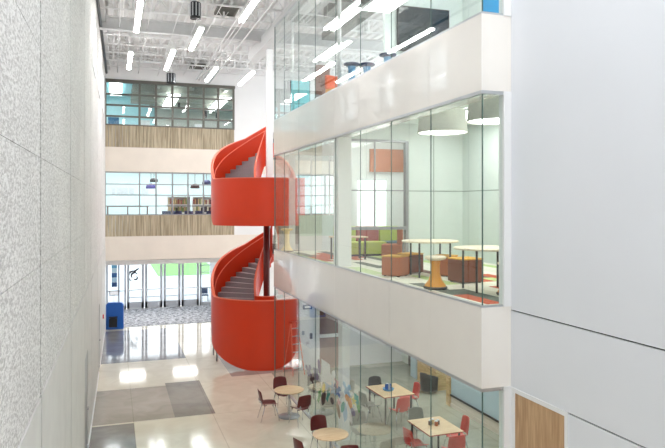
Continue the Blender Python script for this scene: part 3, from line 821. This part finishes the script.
# TV and level three
struct('wall_top_partition', MB().box(6.9, INX+.15, PY, PY+.12, L3-.02, 5.9), M['intwall'])
t = thing('television', 'large dark wall-mounted television behind the top floor glass', 'television', (8.0, PY-.07, 4.75))
obj('bezel', MB().box(-.78, .78, -.03, .03, -.62, .6), M['black'], t, bev=.01)
obj('screen', MB().box(-.74, .74, -.036, -.03, -.58, .56), mat('tv_glass', srgb(38, 48, 54), .05), t)
obj('bracket', MB().box(-.2, .2, .03, .06, -.2, .2), M['dark'], t)
struct('trim_36', MB().box(INX-.03, INX, 13.95, 14.85, 3.5, 5.88), M['turq'])
struct('trim_37', MB().box(5.7, 6.0, NY+.3, NY+.5, L3, 5.9), M['white'])
ceiling_panel('ceiling_light', 6.0, 6.75, 14.2, 15.3, 4.95, 'wide bright ceiling light behind the top floor glass, left of the television')
for i, (x, y) in enumerate(((8.0, 10.8), (8.0, 13.6), (7.0, 12.2))):
    ceiling_panel('ceiling_light', x-.3, x+.3, y-.9, y+.9, 5.85, 'flat ceiling light high above the top floor, %s' % ('nearest the turquoise panel', 'nearest the television', 'between the other two, closer to the glass')[i], 'top floor ceiling lights')
# level three: blue stools, cyan screens, red panel, orange chair
def wobble(loc, label, m, mt, h=.66, group=None):
    t = thing('wobble_stool', label, 'stool', loc, 0, group)
    obj('base', MB().lathe([(0, 0), (.2, 0), (.22, .03), (.2, .05), (0, .05)], n=28), M['wobblebase'], t)
    obj('pedestal', MB().lathe([(.2, .04), (.19, .07), (.12, .16), (.085, .28), (.08, h*.7), (.1, h-.06)], n=28), m, t)
    obj('seat', MB().lathe([(0, h-.07), (.1, h-.07), (.19, h-.04), (.2, h-.01), (.17, h+.01), (0, h-.02)], n=28), mt, t)
    return t
ws = wobble((5.52, 14.75, L3-.02), 'light blue pedestal stool behind the top floor glass, left of the row', M['skyblue'], M['navy'], .68, 'blue stools on the top floor')
for (px, py, lab) in ((370, 61.5, 'second blue pedestal stool from the left on the top floor'), (379, 57, 'tallest-looking blue pedestal stool on the top floor, third from the left'), (387, 59.5, 'rightmost blue pedestal stool on the top floor')):
    p = at(px, py, z=3.46); p.y += {370: .2, 379: -.4, 387: .3}[px]; p.x += {370: 0, 379: .05, 387: .25}[px]; dup(ws, (p.x, p.y, L3-.02), 0, lab)
t = thing('acoustic_divider', 'brick-red upright acoustic screen behind the top floor glass', 'screen', (5.85, 18.1, L3-.02))
obj('panel', MB().box(-.22, .22, -.06, .06, .06, 1.35), M['brownpanel'], t, bev=.02)
for s in (-1, 1): obj('foot', MB().box(s*.16-.03, s*.16+.03, -.2, .2, 0, .06), M['dark'], t)
t = thing('glass_divider', 'pale cyan glass screen standing on the top floor left of the red screen', 'screen', (5.55, 19.4, L3-.02))
obj('panel', MB().box(-.3, .3, -.02, .02, .08, 1.1), mat('cyan_glass', srgb(150, 225, 235), .2), t, bev=.005)
for s in (-1, 1): obj('post', MB().box(s*.3-.02, s*.3+.02, -.15, .15, 0, .04).box(s*.3-.015, s*.3+.015, -.015, .015, .04, 1.12), M['dark'], t)
t = thing('armchair', 'orange chair behind the top floor glass right of the red screen', 'chair', (5.95, 16.9, L3-.02), .4)
obj('seat', MB().box(-.28, .28, -.28, .28, .25, .45), M['wobble'], t, bev=.04)
obj('backrest', MB().box(-.28, .28, .2, .3, .45, .85), mat('orange_red', srgb(232, 100, 50), .6), t, bev=.04)
for sx in (-1, 1):
    for sy in (-1, 1): obj('leg', MB().tube([(sx*.22, sy*.22, .26), (sx*.24, sy*.24, 0)], .015, 6), M['alu'], t)

# ---------------------------------------------------------------- level two furniture
def round_table(x, y, z, r, h, label, top='tabletop2', group=None):
    t = thing('round_table', label, 'table', (x, y, z), 0, group)
    obj('tabletop', MB().lathe([(0, h-.035), (r-.01, h-.035), (r, h-.02), (r, h-.005), (r-.01, h), (0, h)], n=48), M[top], t)
    for a in (35, 125, 215, 305):
        a = math.radians(a); rr = r*.78
        obj('leg', MB().tube([(rr*math.cos(a), rr*math.sin(a), 0), (rr*math.cos(a), rr*math.sin(a), h-.035)], .02, 10), M['dark'], t)
    return t
F2 = L2-.02
round_table(6.4, 12.35, F2, .6, .76, 'pale round table under the farther drum pendant', group='round tables on the middle floor')
round_table(6.32, 10.0, F2, .6, .76, 'pale round table nearest the glass corner', group='round tables on the middle floor')
def cube(loc, rz, label, side, s=.44, h=.44):
    t = thing('cube_ottoman', label, 'ottoman', loc, rz, 'cube ottomans')
    w = s/2
    obj('body', MB().box(-w, w, -w, w, .02, h-.03), M[side], t, bev=.025)
    obj('cushion_top', MB().box(-w, w, -w, w, h-.03, h), M['otttop'], t, bev=.012)
    for sx in (-1, 1):
        for sy in (-1, 1): obj('foot', MB().box(sx*(w-.06)-.02, sx*(w-.06)+.02, sy*(w-.06)-.02, sy*(w-.06)+.02, 0, .02), M['black'], t)
cube((5.72, 12.62, F2), .62, 'orange-brown cube ottoman in front of the farther round table', 'ottbrown')
cube((6.3, 13.1, F2), .3, 'brown cube ottoman just behind the orange-brown one', 'ottdark', .42)
cube((6.75, 12.35, F2), .55, 'orange-brown cube ottoman between the two round tables', 'ottbrown', .42)
cube((6.55, 11.15, F2), .1, 'dark brown cube ottoman behind the near table leg', 'ottdark', .5, .48)
wobble((5.52, 10.45, F2), 'orange wobble stool with flared base beside the glass', M['wobble'], M['tabletop2'], .58, 'wobble stools on the middle floor')
wobble((6.3, 9.3, F2), 'orange wobble stool mostly hidden by the near white post', M['wobble'], M['tabletop2'], .55, 'wobble stools on the middle floor')
wobble((5.33, 20.2, F2), 'pale yellow pedestal stool at the far corner in front of the orange stair', M['yellow'], M['yellow'], .74)
# banquette modules
def module(x0, x1, y, m, ms, label, zt=.86):
    t = thing('sofa_module', label, 'sofa', ((x0+x1)/2, y, F2), 0, 'coloured sofa modules')
    w = (x1-x0)/2-.01
    obj('backrest', MB().box(-w, w, .3, .48, .1, zt), M[m], t, bev=.03)
    obj('seat', MB().box(-w, w, -.3, .3, .06, .42), M[ms], t, bev=.03)
    obj('plinth', MB().box(-w+.05, w-.05, -.22, .4, 0, .06), M['black'], t)
module(6.3, 7.0, 18.0, 'green', 'green', 'lime green sofa module at the left beyond the partition')
module(7.0, 7.75, 18.0, 'redf', 'green', 'brick-red backed sofa module in the middle')
module(7.75, 8.4, 18.0, 'green', 'tealf', 'lime backed sofa module with grey-blue seat at the right')
t = thing('armchair', 'orange-brown armchair beside the glass partition frame', 'chair', (7.55, 16.9, F2), -.5)
obj('seat', MB().box(-.28, .28, -.28, .28, .06, .4), M['ottbrown'], t, bev=.03)
obj('backrest', MB().box(.16, .3, -.28, .28, .4, .86), M['ottbrown'], t, bev=.03)
obj('plinth', MB().box(-.22, .22, -.22, .22, 0, .06), M['black'], t)
t = thing('low_table', 'low table with pale top in front of the lime sofa module', 'table', (6.3, 16.9, F2))
obj('tabletop', MB().box(-.55, .4, -.3, .3, .6, .64), M['tabletop'], t, bev=.01)
for sx in (-.5, .34):
    for sy in (-.22, .22): obj('leg', MB().box(sx-.02, sx+.02, sy-.02, sy+.02, 0, .6), M['dark'], t)

# ---------------------------------------------------------------- ground floor behind the glass
GY = 21.9
b = MB()
b.box(6.25, 6.86, GY, GY+.15, G, -2.1)           # pale wall by the sign
b.box(7.72, 10.6, GY, GY+.15, G, -2.1)
struct('wall_cafe_back', b, M['wall_white'])
struct('trim_38', MB().box(6.86, 6.97, GY-.03, GY+.15, G, -2.1), M['white'])
struct('wall_cafe_panel', MB().box(6.97, 7.72, GY+.02, GY+.15, G, -4.72), M['brownpanel'])
struct('wall_cafe_panel_upper', MB().box(6.97, 7.72, GY+.12, GY+.15, -4.62, -2.1), M['darkbrown'])
struct('trim_39', MB().box(6.97, 7.72, GY-.01, GY+.15, -4.72, -4.62), M['white'])
struct('wall_cafe_right', MB().box(10.2, 10.35, 17, GY, G, -2.1), M['intwall'])
struct('wall_cafe_pier', MB().box(9.6, 10.0, 19.55, 19.95, G, -2.1), M['blueglass'])
t = struct('door_6', MB().box(10.16, 10.2, 20.3, 21.3, G, -3.4), M['dark'])
obj('door_handle', MB().box(10.1, 10.16, 20.4, 20.44, G+.9, G+1.2), M['chrome'], t)
t = struct('door_9', MB().box(10.16, 10.2, 18.7, 19.4, G, -3.4), M['darkbrown'])
obj('door_handle', MB().box(10.1, 10.16, 18.8, 18.84, G+.9, G+1.2), M['chrome'], t)
# blue glazed wall with wood end
struct('wall_blue', MB().box(INX, INX+.12, NY+.06, 16.55, G+.35, -2.1).box(INX, 10.35, 16.55, 16.7, G, -2.1), M['blueglass'])
struct('baseboard_cafe', MB().box(INX-.02, INX+.12, NY+.06, 16.55, G, G+.1).box(INX+.0, INX+.12, NY+.06, 16.55, G+.1, G+.31), M['cream'])
struct('trim_40', MB().box(INX-.04, INX+.14, NY+.06, 16.55, G+.31, G+.35), M['dark'])
struct('trim_41', MB().box(INX-.05, INX+.14, 16.55, 16.75, G, -2.1), M['pine'])
# exit sign
p = at(307.5, 307, Y=GY-.05)
t = thing('exit_sign', 'dark rectangular sign with white face high on the pale wall panel', 'sign', (p.x, GY-.06, p.z))
obj('housing', MB().box(-.16, .16, -.02, .06, -.08, .08), M['navy'], t, bev=.005)
obj('sign_face', MB().box(-.11, .11, -.03, -.02, -.035, .035), M['paperwhite'], t)
# notices on pale wall
for i, (px, py, w, h, c, lab) in enumerate(((303, 333, .05, .07, (120, 130, 150), 'small grey notice on the pale wall panel'), (311, 336, .05, .1, (30, 32, 40), 'small black wall phone on the pale wall panel'), (307.5, 343, .06, .05, (190, 190, 200), 'small pale card below the black wall phone'))):
    p = at(px, py, Y=GY)
    tag(obj('notice' if i != 1 else 'wall_phone', MB().box(p.x-w, p.x+w, GY-.02, GY, p.z-h, p.z+h), mat('notice_%d' % i, srgb(*c), .5), bev=.004), lab, 'notice' if i != 1 else 'phone')
# wood counter and black tub chair
t = thing('counter', 'light wooden counter by the far right wall of the cafe', 'counter', (9.86, 18.75, G))
obj('worktop', MB().box(-.35, .33, -.75, .65, .95, 1.02), M['pine'], t, bev=.01)
obj('front_panel', MB().box(-.3, -.26, -.7, .6, 0, .95), M['pine'], t)
obj('side_panel', MB().box(-.26, .33, -.7, -.66, 0, .95).box(-.26, .33, .56, .6, 0, .95), M['pine'], t)
t = thing('tub_chair', 'black rounded tub chair in front of the wooden counter', 'chair', (9.3, 18.0, G), PI*.6); t.scale = (.75, .75, .78)
def tub(u, v):
    a = -PI*.15+u*PI*1.3; r = .33+.03*v
    return Vector((r*math.cos(a), r*math.sin(a), .1+v*(.55+.15*math.sin(u*PI))))
obj('shell', MB().sheet(tub, 20, 4), M['black'], t, solid=.06)
obj('seat', MB().lathe([(0, .08), (.28, .08), (.3, .2), (.3, .4), (.24, .45), (0, .45)], n=24), M['black'], t)
for a in (45, 135, 225, 315): obj('leg', MB().tube([(.2*math.cos(math.radians(a)), .2*math.sin(math.radians(a)), .1), (.22*math.cos(math.radians(a)), .22*math.sin(math.radians(a)), 0)], .015, 6), M['dark'], t)

# step ladder
t = thing('step_ladder', 'orange fibreglass step ladder standing between the stair drum and the pale wall panel', 'ladder', (5.95, 21.55, G), .2)
for s in (-1, 1):
    obj('rail', MB().tube([(s*.22, -.35, 0), (s*.12, 0, 1.75)], .022, 6), M['orange_rim'], t)
    obj('rear_leg', MB().tube([(s*.22, .4, 0), (s*.12, .03, 1.72)], .018, 6), M['orange_rim'], t)
for k in range(6):
    z = .25+k*.26; f = z/1.75; w = .22-.1*f
    obj('rung', MB().box(-w, w, -.35*(1-f)-.04, -.35*(1-f)+.04, z-.012, z+.012), M['alu'], t)
obj('top_cap', MB().box(-.16, .16, -.1, .12, 1.72, 1.78), M['orange'], t, bev=.01)

# ---------------------------------------------------------------- cafe chairs and tables
def make_chair(shell, label, loc, rz, group, big=False):
    """faces local -Y ; backrest at +Y"""
    t = thing('cafe_chair', label, 'chair', loc, rz, group)
    def seat(u, v):
        x = (u-.5)*.44; y = -.22+v*.42
        return Vector((x*(1-.12*(2*v-1)**2), y, .44-.02*math.cos(2*PI*(u-.5))+.03*(1-v)**3*-1+.015*(2*u-1)**2))
    def back(u, v):
        k = 2*u-1
        w = .42*(1-.12*v**3)
        z0 = .5 if not big else .45
        return Vector((k*w/2, .24+.06*v-.05*k*k, z0+v*(.84-z0)-(.03*k*k*v)))
    obj('seat', MB().sheet(seat, 8, 6), shell, t, solid=.018, sub=1)
    obj('backrest', MB().sheet(back, 8, 5), shell, t, solid=.016, sub=1)
    for s in (-1, 1):
        obj('leg', MB().tube([(s*.16, -.14, .42), (s*.19, -.2, .2), (s*.21, -.24, 0)], .011, 8), M['chrome'], t)
        obj('leg', MB().tube([(s*.16, .14, .42), (s*.19, .2, .2), (s*.21, .26, 0)], .011, 8), M['chrome'], t)
        obj('back_support', MB().tube([(s*.14, .08, .41), (s*.14, .22, .43), (s*.14, .255, .56)], .011, 8), M['chrome'], t)
    obj('seat_frame', MB().tube([(-.16, -.14, .42), (.16, -.14, .42)], .009, 6).tube([(-.16, .14, .42), (.16, .14, .42)], .009, 6), M['chrome'], t)
    return t
g1 = 'maroon chairs at the round tables in the hall'
mc = make_chair(M['maroon'], 'maroon chair left of the farther round table, seen side on', (4.02, 17.15, G), PI/2, g1)
# local backrest at +Y ; facing direction = -Y rotated by rz.  facing +X -> rz = 90deg
dup(mc, (4.6, 17.95, G), .05, 'maroon chair behind the farther round table')
dup(mc, (4.72, 16.5, G), PI+.25, 'maroon chair in front of the farther round table, back to the camera')
dup(mc, (4.62, 14.32, G), .05, 'maroon chair behind the nearer round table')
dup(mc, (3.98, 13.35, G), PI/2+.3, 'maroon chair left of the nearer round table, cut by the picture bottom')
dup(mc, (4.72, 12.85, G), PI-.2, 'maroon chair in front of the nearer round table, only its back top showing')
def ped_table(x, y, r, label):
    t = thing('round_table', label, 'table', (x, y, G), 0, 'round wooden tables in the hall')
    h = .74
    obj('tabletop', MB().lathe([(0, h-.03), (r-.008, h-.03), (r, h-.02), (r, h-.006), (r-.008, h), (0, h)], n=48), M['tabletop'], t)
    obj('pedestal', MB().lathe([(.05, .03), (.04, .08), (.035, h-.06), (.12, h-.03)], n=20), M['chrome'], t)
    obj('base', MB().lathe([(0, 0), (.3, 0), (.3, .012), (.1, .035), (0, .04)], n=36), M['steel'], t)
    return t
ped_table(4.6, 17.2, .41, 'round wooden pedestal table farther from the camera, outside the glass')
ped_table(4.58, 13.57, .4, 'round wooden pedestal table nearer the camera, outside the glass')
def sq_table(x, y, w, d, rz, label):
    t = thing('square_table', label, 'table', (x, y, G), rz, 'square wooden tables behind the glass')
    h = .74
    obj('tabletop', MB().box(-w/2, w/2, -d/2, d/2, h-.03, h), M['tabletop'], t, bev=.01)
    obj('edge_band', MB().box(-w/2-.004, w/2+.004, -d/2-.004, d/2+.004, h-.027, h-.006), M['redf'], t)
    for sx in (-1, 1):
        for sy in (-1, 1):
            obj('leg', MB().tube([(sx*(w/2-.08), sy*(d/2-.08), 0), (sx*(w/2-.08), sy*(d/2-.08), h-.03)], .025, 10), M['dark'], t)
sq_table(7.2, 16.25, .92, 1.15, .05, 'square wooden table farther behind the glass with a blue and white napkin holder')
sq_table(7.02, 13.3, .86, 1.1, .02, 'square wooden table nearer behind the glass with brown condiment jars')
g2 = 'red chairs at the square tables'
rc = make_chair(M['redp'], 'red chair in front of the farther square table', (7.12, 15.5, G), PI+.1, g2, True)
dup(rc, (7.82, 16.35, G), -PI/2, 'red chair right of the farther square table')
dup(rc, (6.48, 13.15, G), PI/2+.15, 'red chair left of the nearer square table')
dup(rc, (7.08, 12.6, G), PI-.1, 'red chair in front of the nearer square table')
dup(rc, (7.62, 13.4, G), -PI/2-.1, 'red chair right of the nearer square table')
gc = make_chair(M['greyp'], 'grey chair left of the farther square table', (6.55, 16.1, G), PI/2+.2, 'grey and dark chairs at the square tables', True)
dc_ = make_chair(M['black'], 'black chair behind the farther square table', (7.2, 17.1, G), 0, 'grey and dark chairs at the square tables', True)
dup(gc, (7.05, 14.12, G), 0, 'grey chair behind the nearer square table')
# centrepieces
t = thing('napkin_holder', 'blue and white napkin holder on the farther square table', 'napkin holder', (7.15, 16.25, G+.74))
obj('tray', MB().lathe([(0, 0), (.13, 0), (.16, .05), (.15, .05), (.12, .012), (0, .012)], n=20), M['skyblue'], t)
for i in range(4):
    a = i*1.6
    obj('napkin', MB().box(-.05, .05, -.008, .008, .01, .17, M=Matrix.Translation((.05*math.cos(a), .05*math.sin(a), 0)) @ Matrix.Rotation(a, 4, 'Z')), M['paperwhite' if i % 2 else 'blue'], t)
for i, (dx, dy, c, lab) in enumerate(((-.09, .02, 'darkbrown', 'dark brown jar, left one on the nearer square table'), (.0, .08, 'pine', 'tan jar, back one on the nearer square table'), (.1, .0, 'darkbrown', 'dark brown jar, right one on the nearer square table'), (.02, -.07, 'ottbrown', 'orange-brown jar, front one on the nearer square table'))):
    t = thing('condiment_jar', lab, 'jar', (7.02+dx, 13.35+dy, G+.74), 0, 'condiment jars')
    obj('body', MB().lathe([(0, 0), (.04, 0), (.042, .01), (.042, .08), (.03, .095), (0, .095)], n=16), M[c], t)
    obj('lid', MB().lathe([(0, .095), (.033, .095), (.033, .115), (0, .115)], n=16), M['paperwhite'], t)

# paper cutouts on the glass
cols = {'white': (244, 244, 246), 'lilac': (150, 145, 175), 'pale blue': (170, 205, 235), 'blue': (70, 120, 190), 'teal': (30, 160, 150), 'orange': (230, 150, 70), 'brown': (150, 110, 80), 'green': (90, 160, 90), 'charcoal': (60, 64, 70), 'purple': (110, 80, 140), 'yellow': (235, 215, 110), 'pink': (230, 170, 175)}
pm = {k: mat('paper_'+k.replace(' ', '_'), srgb(*c), .7) for k, c in cols.items()}
def shape(kind, s):
    if kind == 'sheet': return [(-.7*s, -s), (.75*s, -.9*s), (.65*s, s), (-.75*s, .9*s)]
    if kind == 'leaf': return [(s*.42*math.sin(a)*1.0, s*math.cos(a)) if abs(math.cos(a)) < .95 else (0, 1.15*s*math.cos(a)) for a in [2*PI*i/16 for i in range(16)]]
    if kind == 'star': return [((s if i % 2 == 0 else s*.45)*math.sin(PI*i/5), (s if i % 2 == 0 else s*.45)*math.cos(PI*i/5)) for i in range(10)]
    if kind == 'disc': return [(s*.7*math.cos(2*PI*i/18), s*.7*math.sin(2*PI*i/18)) for i in range(18)]
    if kind == 'butterfly': return [(0, -.5*s), (.5*s, -.8*s), (.75*s, -.3*s), (.4*s, 0), (.95*s, .4*s), (.8*s, .9*s), (.3*s, .8*s), (0, .3*s), (-.3*s, .8*s), (-.8*s, .9*s), (-.95*s, .4*s), (-.4*s, 0), (-.75*s, -.3*s), (-.5*s, -.8*s)]
    if kind == 'figure': return [(-.2*s, -s), (-.02*s, -s), (0, -.3*s), (.05*s, -s), (.25*s, -s), (.2*s, -.1*s), (.4*s, .1*s), (.2*s, .4*s), (.12*s, .5*s), (.18*s, .75*s), (0, s), (-.18*s, .75*s), (-.12*s, .5*s), (-.3*s, .4*s), (-.4*s, .05*s), (-.2*s, -.1*s)]
items_ = [(309, 371, 'lilac', 'butterfly', .16), (312, 379, 'charcoal', 'butterfly', .12), (316, 374, 'lilac', 'sheet', .14), (319, 366.5, 'purple', 'leaf', .15),
         (326, 372, 'white', 'sheet', .24), (321, 379, 'white', 'star', .16), (332, 379, 'white', 'butterfly', .2), (327, 384, 'pale blue', 'sheet', .15),
         (314, 391, 'charcoal', 'figure', .19), (319.5, 395, 'green', 'figure', .2), (323.5, 397, 'charcoal', 'leaf', .2), (328, 394, 'teal', 'figure', .18),
         (333, 389, 'pale blue', 'star', .16), (337.5, 391, 'blue', 'butterfly', .14), (332, 401, 'charcoal', 'disc', .1), (342, 397, 'white', 'disc', .18),
         (343, 407, 'teal', 'leaf', .13), (338.5, 410, 'brown', 'leaf', .15), (347, 398, 'orange', 'disc', .1), (350, 405, 'orange', 'leaf', .17),
         (354, 401, 'yellow', 'star', .1), (356.5, 399, 'teal', 'sheet', .09), (345, 412, 'pale blue', 'leaf', .18), (358, 405, 'green', 'leaf', .13),
         (350, 414, 'white', 'leaf', .16), (339, 402, 'pink', 'star', .09), (347, 390, 'pale blue', 'butterfly', .15), (336, 384, 'pink', 'sheet', .1), (324, 388, 'yellow', 'leaf', .12), (353, 412, 'lilac', 'disc', .11)]
for i, (px, py, c, kd, s) in enumerate(items_):
    s *= 1.15
    p = at(px, py, X=FX+.055)
    rot = random.uniform(-.4, .4)
    poly = [(p.y+1.7*(u*math.cos(rot)-v*math.sin(rot)), p.z+u*math.sin(rot)+v*math.cos(rot)) for u, v in shape(kd, s)]
    tag(obj('paper_cutout', MB().prism(poly, FX+.046+(i % 4)*.004, FX+.049+(i % 4)*.004, 'x'), pm[c]), '%s paper %s taped to the ground floor glass' % (c, kd+' shape' if kd != 'sheet' else 'sheet'), 'paper cutout', 'paper cutouts on the glass')

# ---------------------------------------------------------------- spiral stair
SC = (5.59, 24.2); RO, RI = 2.05, .45
def prof(s):
    if s < 60: return 1.35*s/60
    if s < 172: return 1.35
    if s < 310: return 1.35+2.95*(s-172)/138
    return 4.3
def P(s, r, z):
    a = math.radians(s+180)
    return Vector((SC[0]-r*math.cos(a)*1.0, SC[1]+r*math.sin(a), z))
st = thing('spiral_staircase', 'tall orange-red spiral staircase with solid curved guards and grey steps', 'staircase', (SC[0], SC[1], G))
def prs(mb, name, m, **k):
    o = obj(name, mb, m, None, **k); o.data.transform(Matrix.Translation((-SC[0], -SC[1], -G))); o.parent = st; return o
def ribbon(s0, s1, r, top, bot, th, n=90):
    mb = MB(); rows = []
    for i in range(n+1):
        s = s0+(s1-s0)*i/n; zt, zb = top(s), bot(s)
        rows.append([mb.bm.verts.new(P(s, r+th/2, zb)), mb.bm.verts.new(P(s, r+th/2, zt)), mb.bm.verts.new(P(s, r-th/2, zt)), mb.bm.verts.new(P(s, r-th/2, zb))])
    for A, B in zip(rows, rows[1:]):
        for k in range(4):
            f = mb.bm.faces.new([A[k], A[(k+1) % 4], B[(k+1) % 4], B[k]]); f.smooth = k in (0, 2)
    mb.bm.faces.new(rows[0]); mb.bm.faces.new(rows[-1][::-1])
    bmesh.ops.recalc_face_normals(mb.bm, faces=mb.bm.faces)
    for e in mb.bm.edges:
        if len(e.link_faces) == 2 and e.link_faces[0].smooth != e.link_faces[1].smooth: e.smooth = False
    return mb
for lv, base in enumerate((G, L2)):
    def top(s, b=base): return b+prof(s)+1.0+ (.08 if s < 172 else .08*max(0, 1-(s-172)/90)+.2*math.sin(PI*min(1, (s-172)/85)))
    def bot(s, b=base, lv=lv):
        if lv == 0:
            if s < 118: return G
            if s < 180: return G+.72*((s-118)/62)**1.5
        return b+prof(s)-.6
    s0 = 62
    prs(ribbon(s0, 288, RO, top, bot, .07, 110), 'outer_guard', M['orange'])
    def rimf(s, k, b=base): return top(s)+k
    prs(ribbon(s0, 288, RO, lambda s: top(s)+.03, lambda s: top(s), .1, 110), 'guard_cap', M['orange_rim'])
    itop = lambda s, b=base: b+prof(s)+1.0-.25*max(0, min(1, (s-172)/60))
    prs(ribbon(0, 312, RI, itop, lambda s, b=base: max(G, b+prof(s)-.5), .05, 90), 'inner_guard', M['orange'])
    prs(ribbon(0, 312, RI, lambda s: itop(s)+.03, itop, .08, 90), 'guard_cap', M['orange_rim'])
    prs(MB().tube([P(s, RO-.1, base+prof(s)+.86) for s in range(64, 288, 4)], .018, 8), 'handrail', M['orange_rim'])
    # soffit
    def soff(u, v, b=base):
        s = 62+u*298; return P(s, RI+(RO-RI)*v, max(G+.02, b+prof(s)-.42))
    prs(MB().sheet(soff, 90, 2), 'soffit', M['orange'], solid=.03)
    # steps
    def wedge(sa, sb, z, h=.19):
        mb = MB(); n = 3; B = []; T = []
        ring = [P(sa+(sb-sa)*i/n, RO-.04, 0) for i in range(n+1)]+[P(sb-(sb-sa)*i/n, RI+.03, 0) for i in range(n+1)]
        A = [mb.bm.verts.new((p.x, p.y, z-h)) for p in ring]; T = [mb.bm.verts.new((p.x, p.y, z)) for p in ring]
        mb.bm.faces.new(A[::-1]); mb.bm.faces.new(T)
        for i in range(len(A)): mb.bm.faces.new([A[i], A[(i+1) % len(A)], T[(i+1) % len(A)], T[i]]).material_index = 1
        return mb
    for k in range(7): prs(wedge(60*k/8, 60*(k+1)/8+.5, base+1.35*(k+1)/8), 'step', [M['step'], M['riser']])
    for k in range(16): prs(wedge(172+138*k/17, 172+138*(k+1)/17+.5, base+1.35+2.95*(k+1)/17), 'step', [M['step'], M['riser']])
    def sector(sa, sb, z, h=.2):
        mb = MB(); n = 24
        ring = [P(sa+(sb-sa)*i/n, RO-.04, 0) for i in range(n+1)]+[P(sb-(sb-sa)*i/n, RI+.03, 0) for i in range(n+1)]
        return mb.prism([(p.x, p.y) for p in ring], z-h, z, 'z')
    prs(sector(52.5, 172, base+1.35), 'landing', M['step'])
    prs(sector(303, 359, base+4.3), 'landing', M['step'])
prs(MB().tube([(SC[0], SC[1], G), (SC[0], SC[1], .0)], .12, 20), 'red_column', mat('dark_red', srgb(96, 22, 16), .4))
st.children[-1]['label'] = 'dark red column'
struct('trim_42', MB().box(SC[0]+.0, SC[0]+.22, SC[1]-.12, SC[1]+.12, .0, 5.93), M['white'])
for px, py in ((213.6, 355.0), (216.8, 361.0)):
    p = at(px, py, z=G)
    prs(MB().tube([(p.x, p.y, G), (p.x, p.y, -5.0)], .03, 8), 'support_post', M['steel'])

# small blue seat by the doors
p = at(208, 303, z=G)
for i, dx in enumerate((-.15, .35)):
    t = thing('chair', 'navy chair in the entrance beside the right sidelight, %s' % ('left one', 'right one')[i], 'chair', (p.x+dx, p.y+.3, G), 0, 'navy entrance chairs')
    obj('seat', MB().box(-.2, .2, -.2, .2, .42, .48), M['navy'], t, bev=.02)
    obj('backrest', MB().box(-.2, .2, .17, .21, .5, .85), M['navy'], t, bev=.02)
    for sx in (-1, 1):
        for sy in (-1, 1): obj('leg', MB().tube([(sx*.17, sy*.17, .43), (sx*.19, sy*.19, 0)], .013, 6), M['dark'], t)

# ---------------------------------------------------------------- world, camera
w = bpy.data.worlds.new('world'); bpy.context.scene.world = w; w.use_nodes = True
bg = w.node_tree.nodes['Background']; bg.inputs[0].default_value = (.93, .965, 1, 1); bg.inputs[1].default_value = 1.5
cam = bpy.data.cameras.new('camera'); co = bpy.data.objects.new('camera', cam); C.objects.link(co)
cam.sensor_width = 36; cam.lens = F/665*36; cam.shift_y = -19/665.0
co.location = (0, 0, 0); co.rotation_euler = (PI/2, 0, -YAW)
cam.clip_end = 300
S = bpy.context.scene; S.camera = co
S.view_settings.view_transform = 'Standard'; S.view_settings.look = 'None'; S.view_settings.gamma = 1; S.view_settings.use_curve_mapping = False
S.view_settings.exposure = 1.28
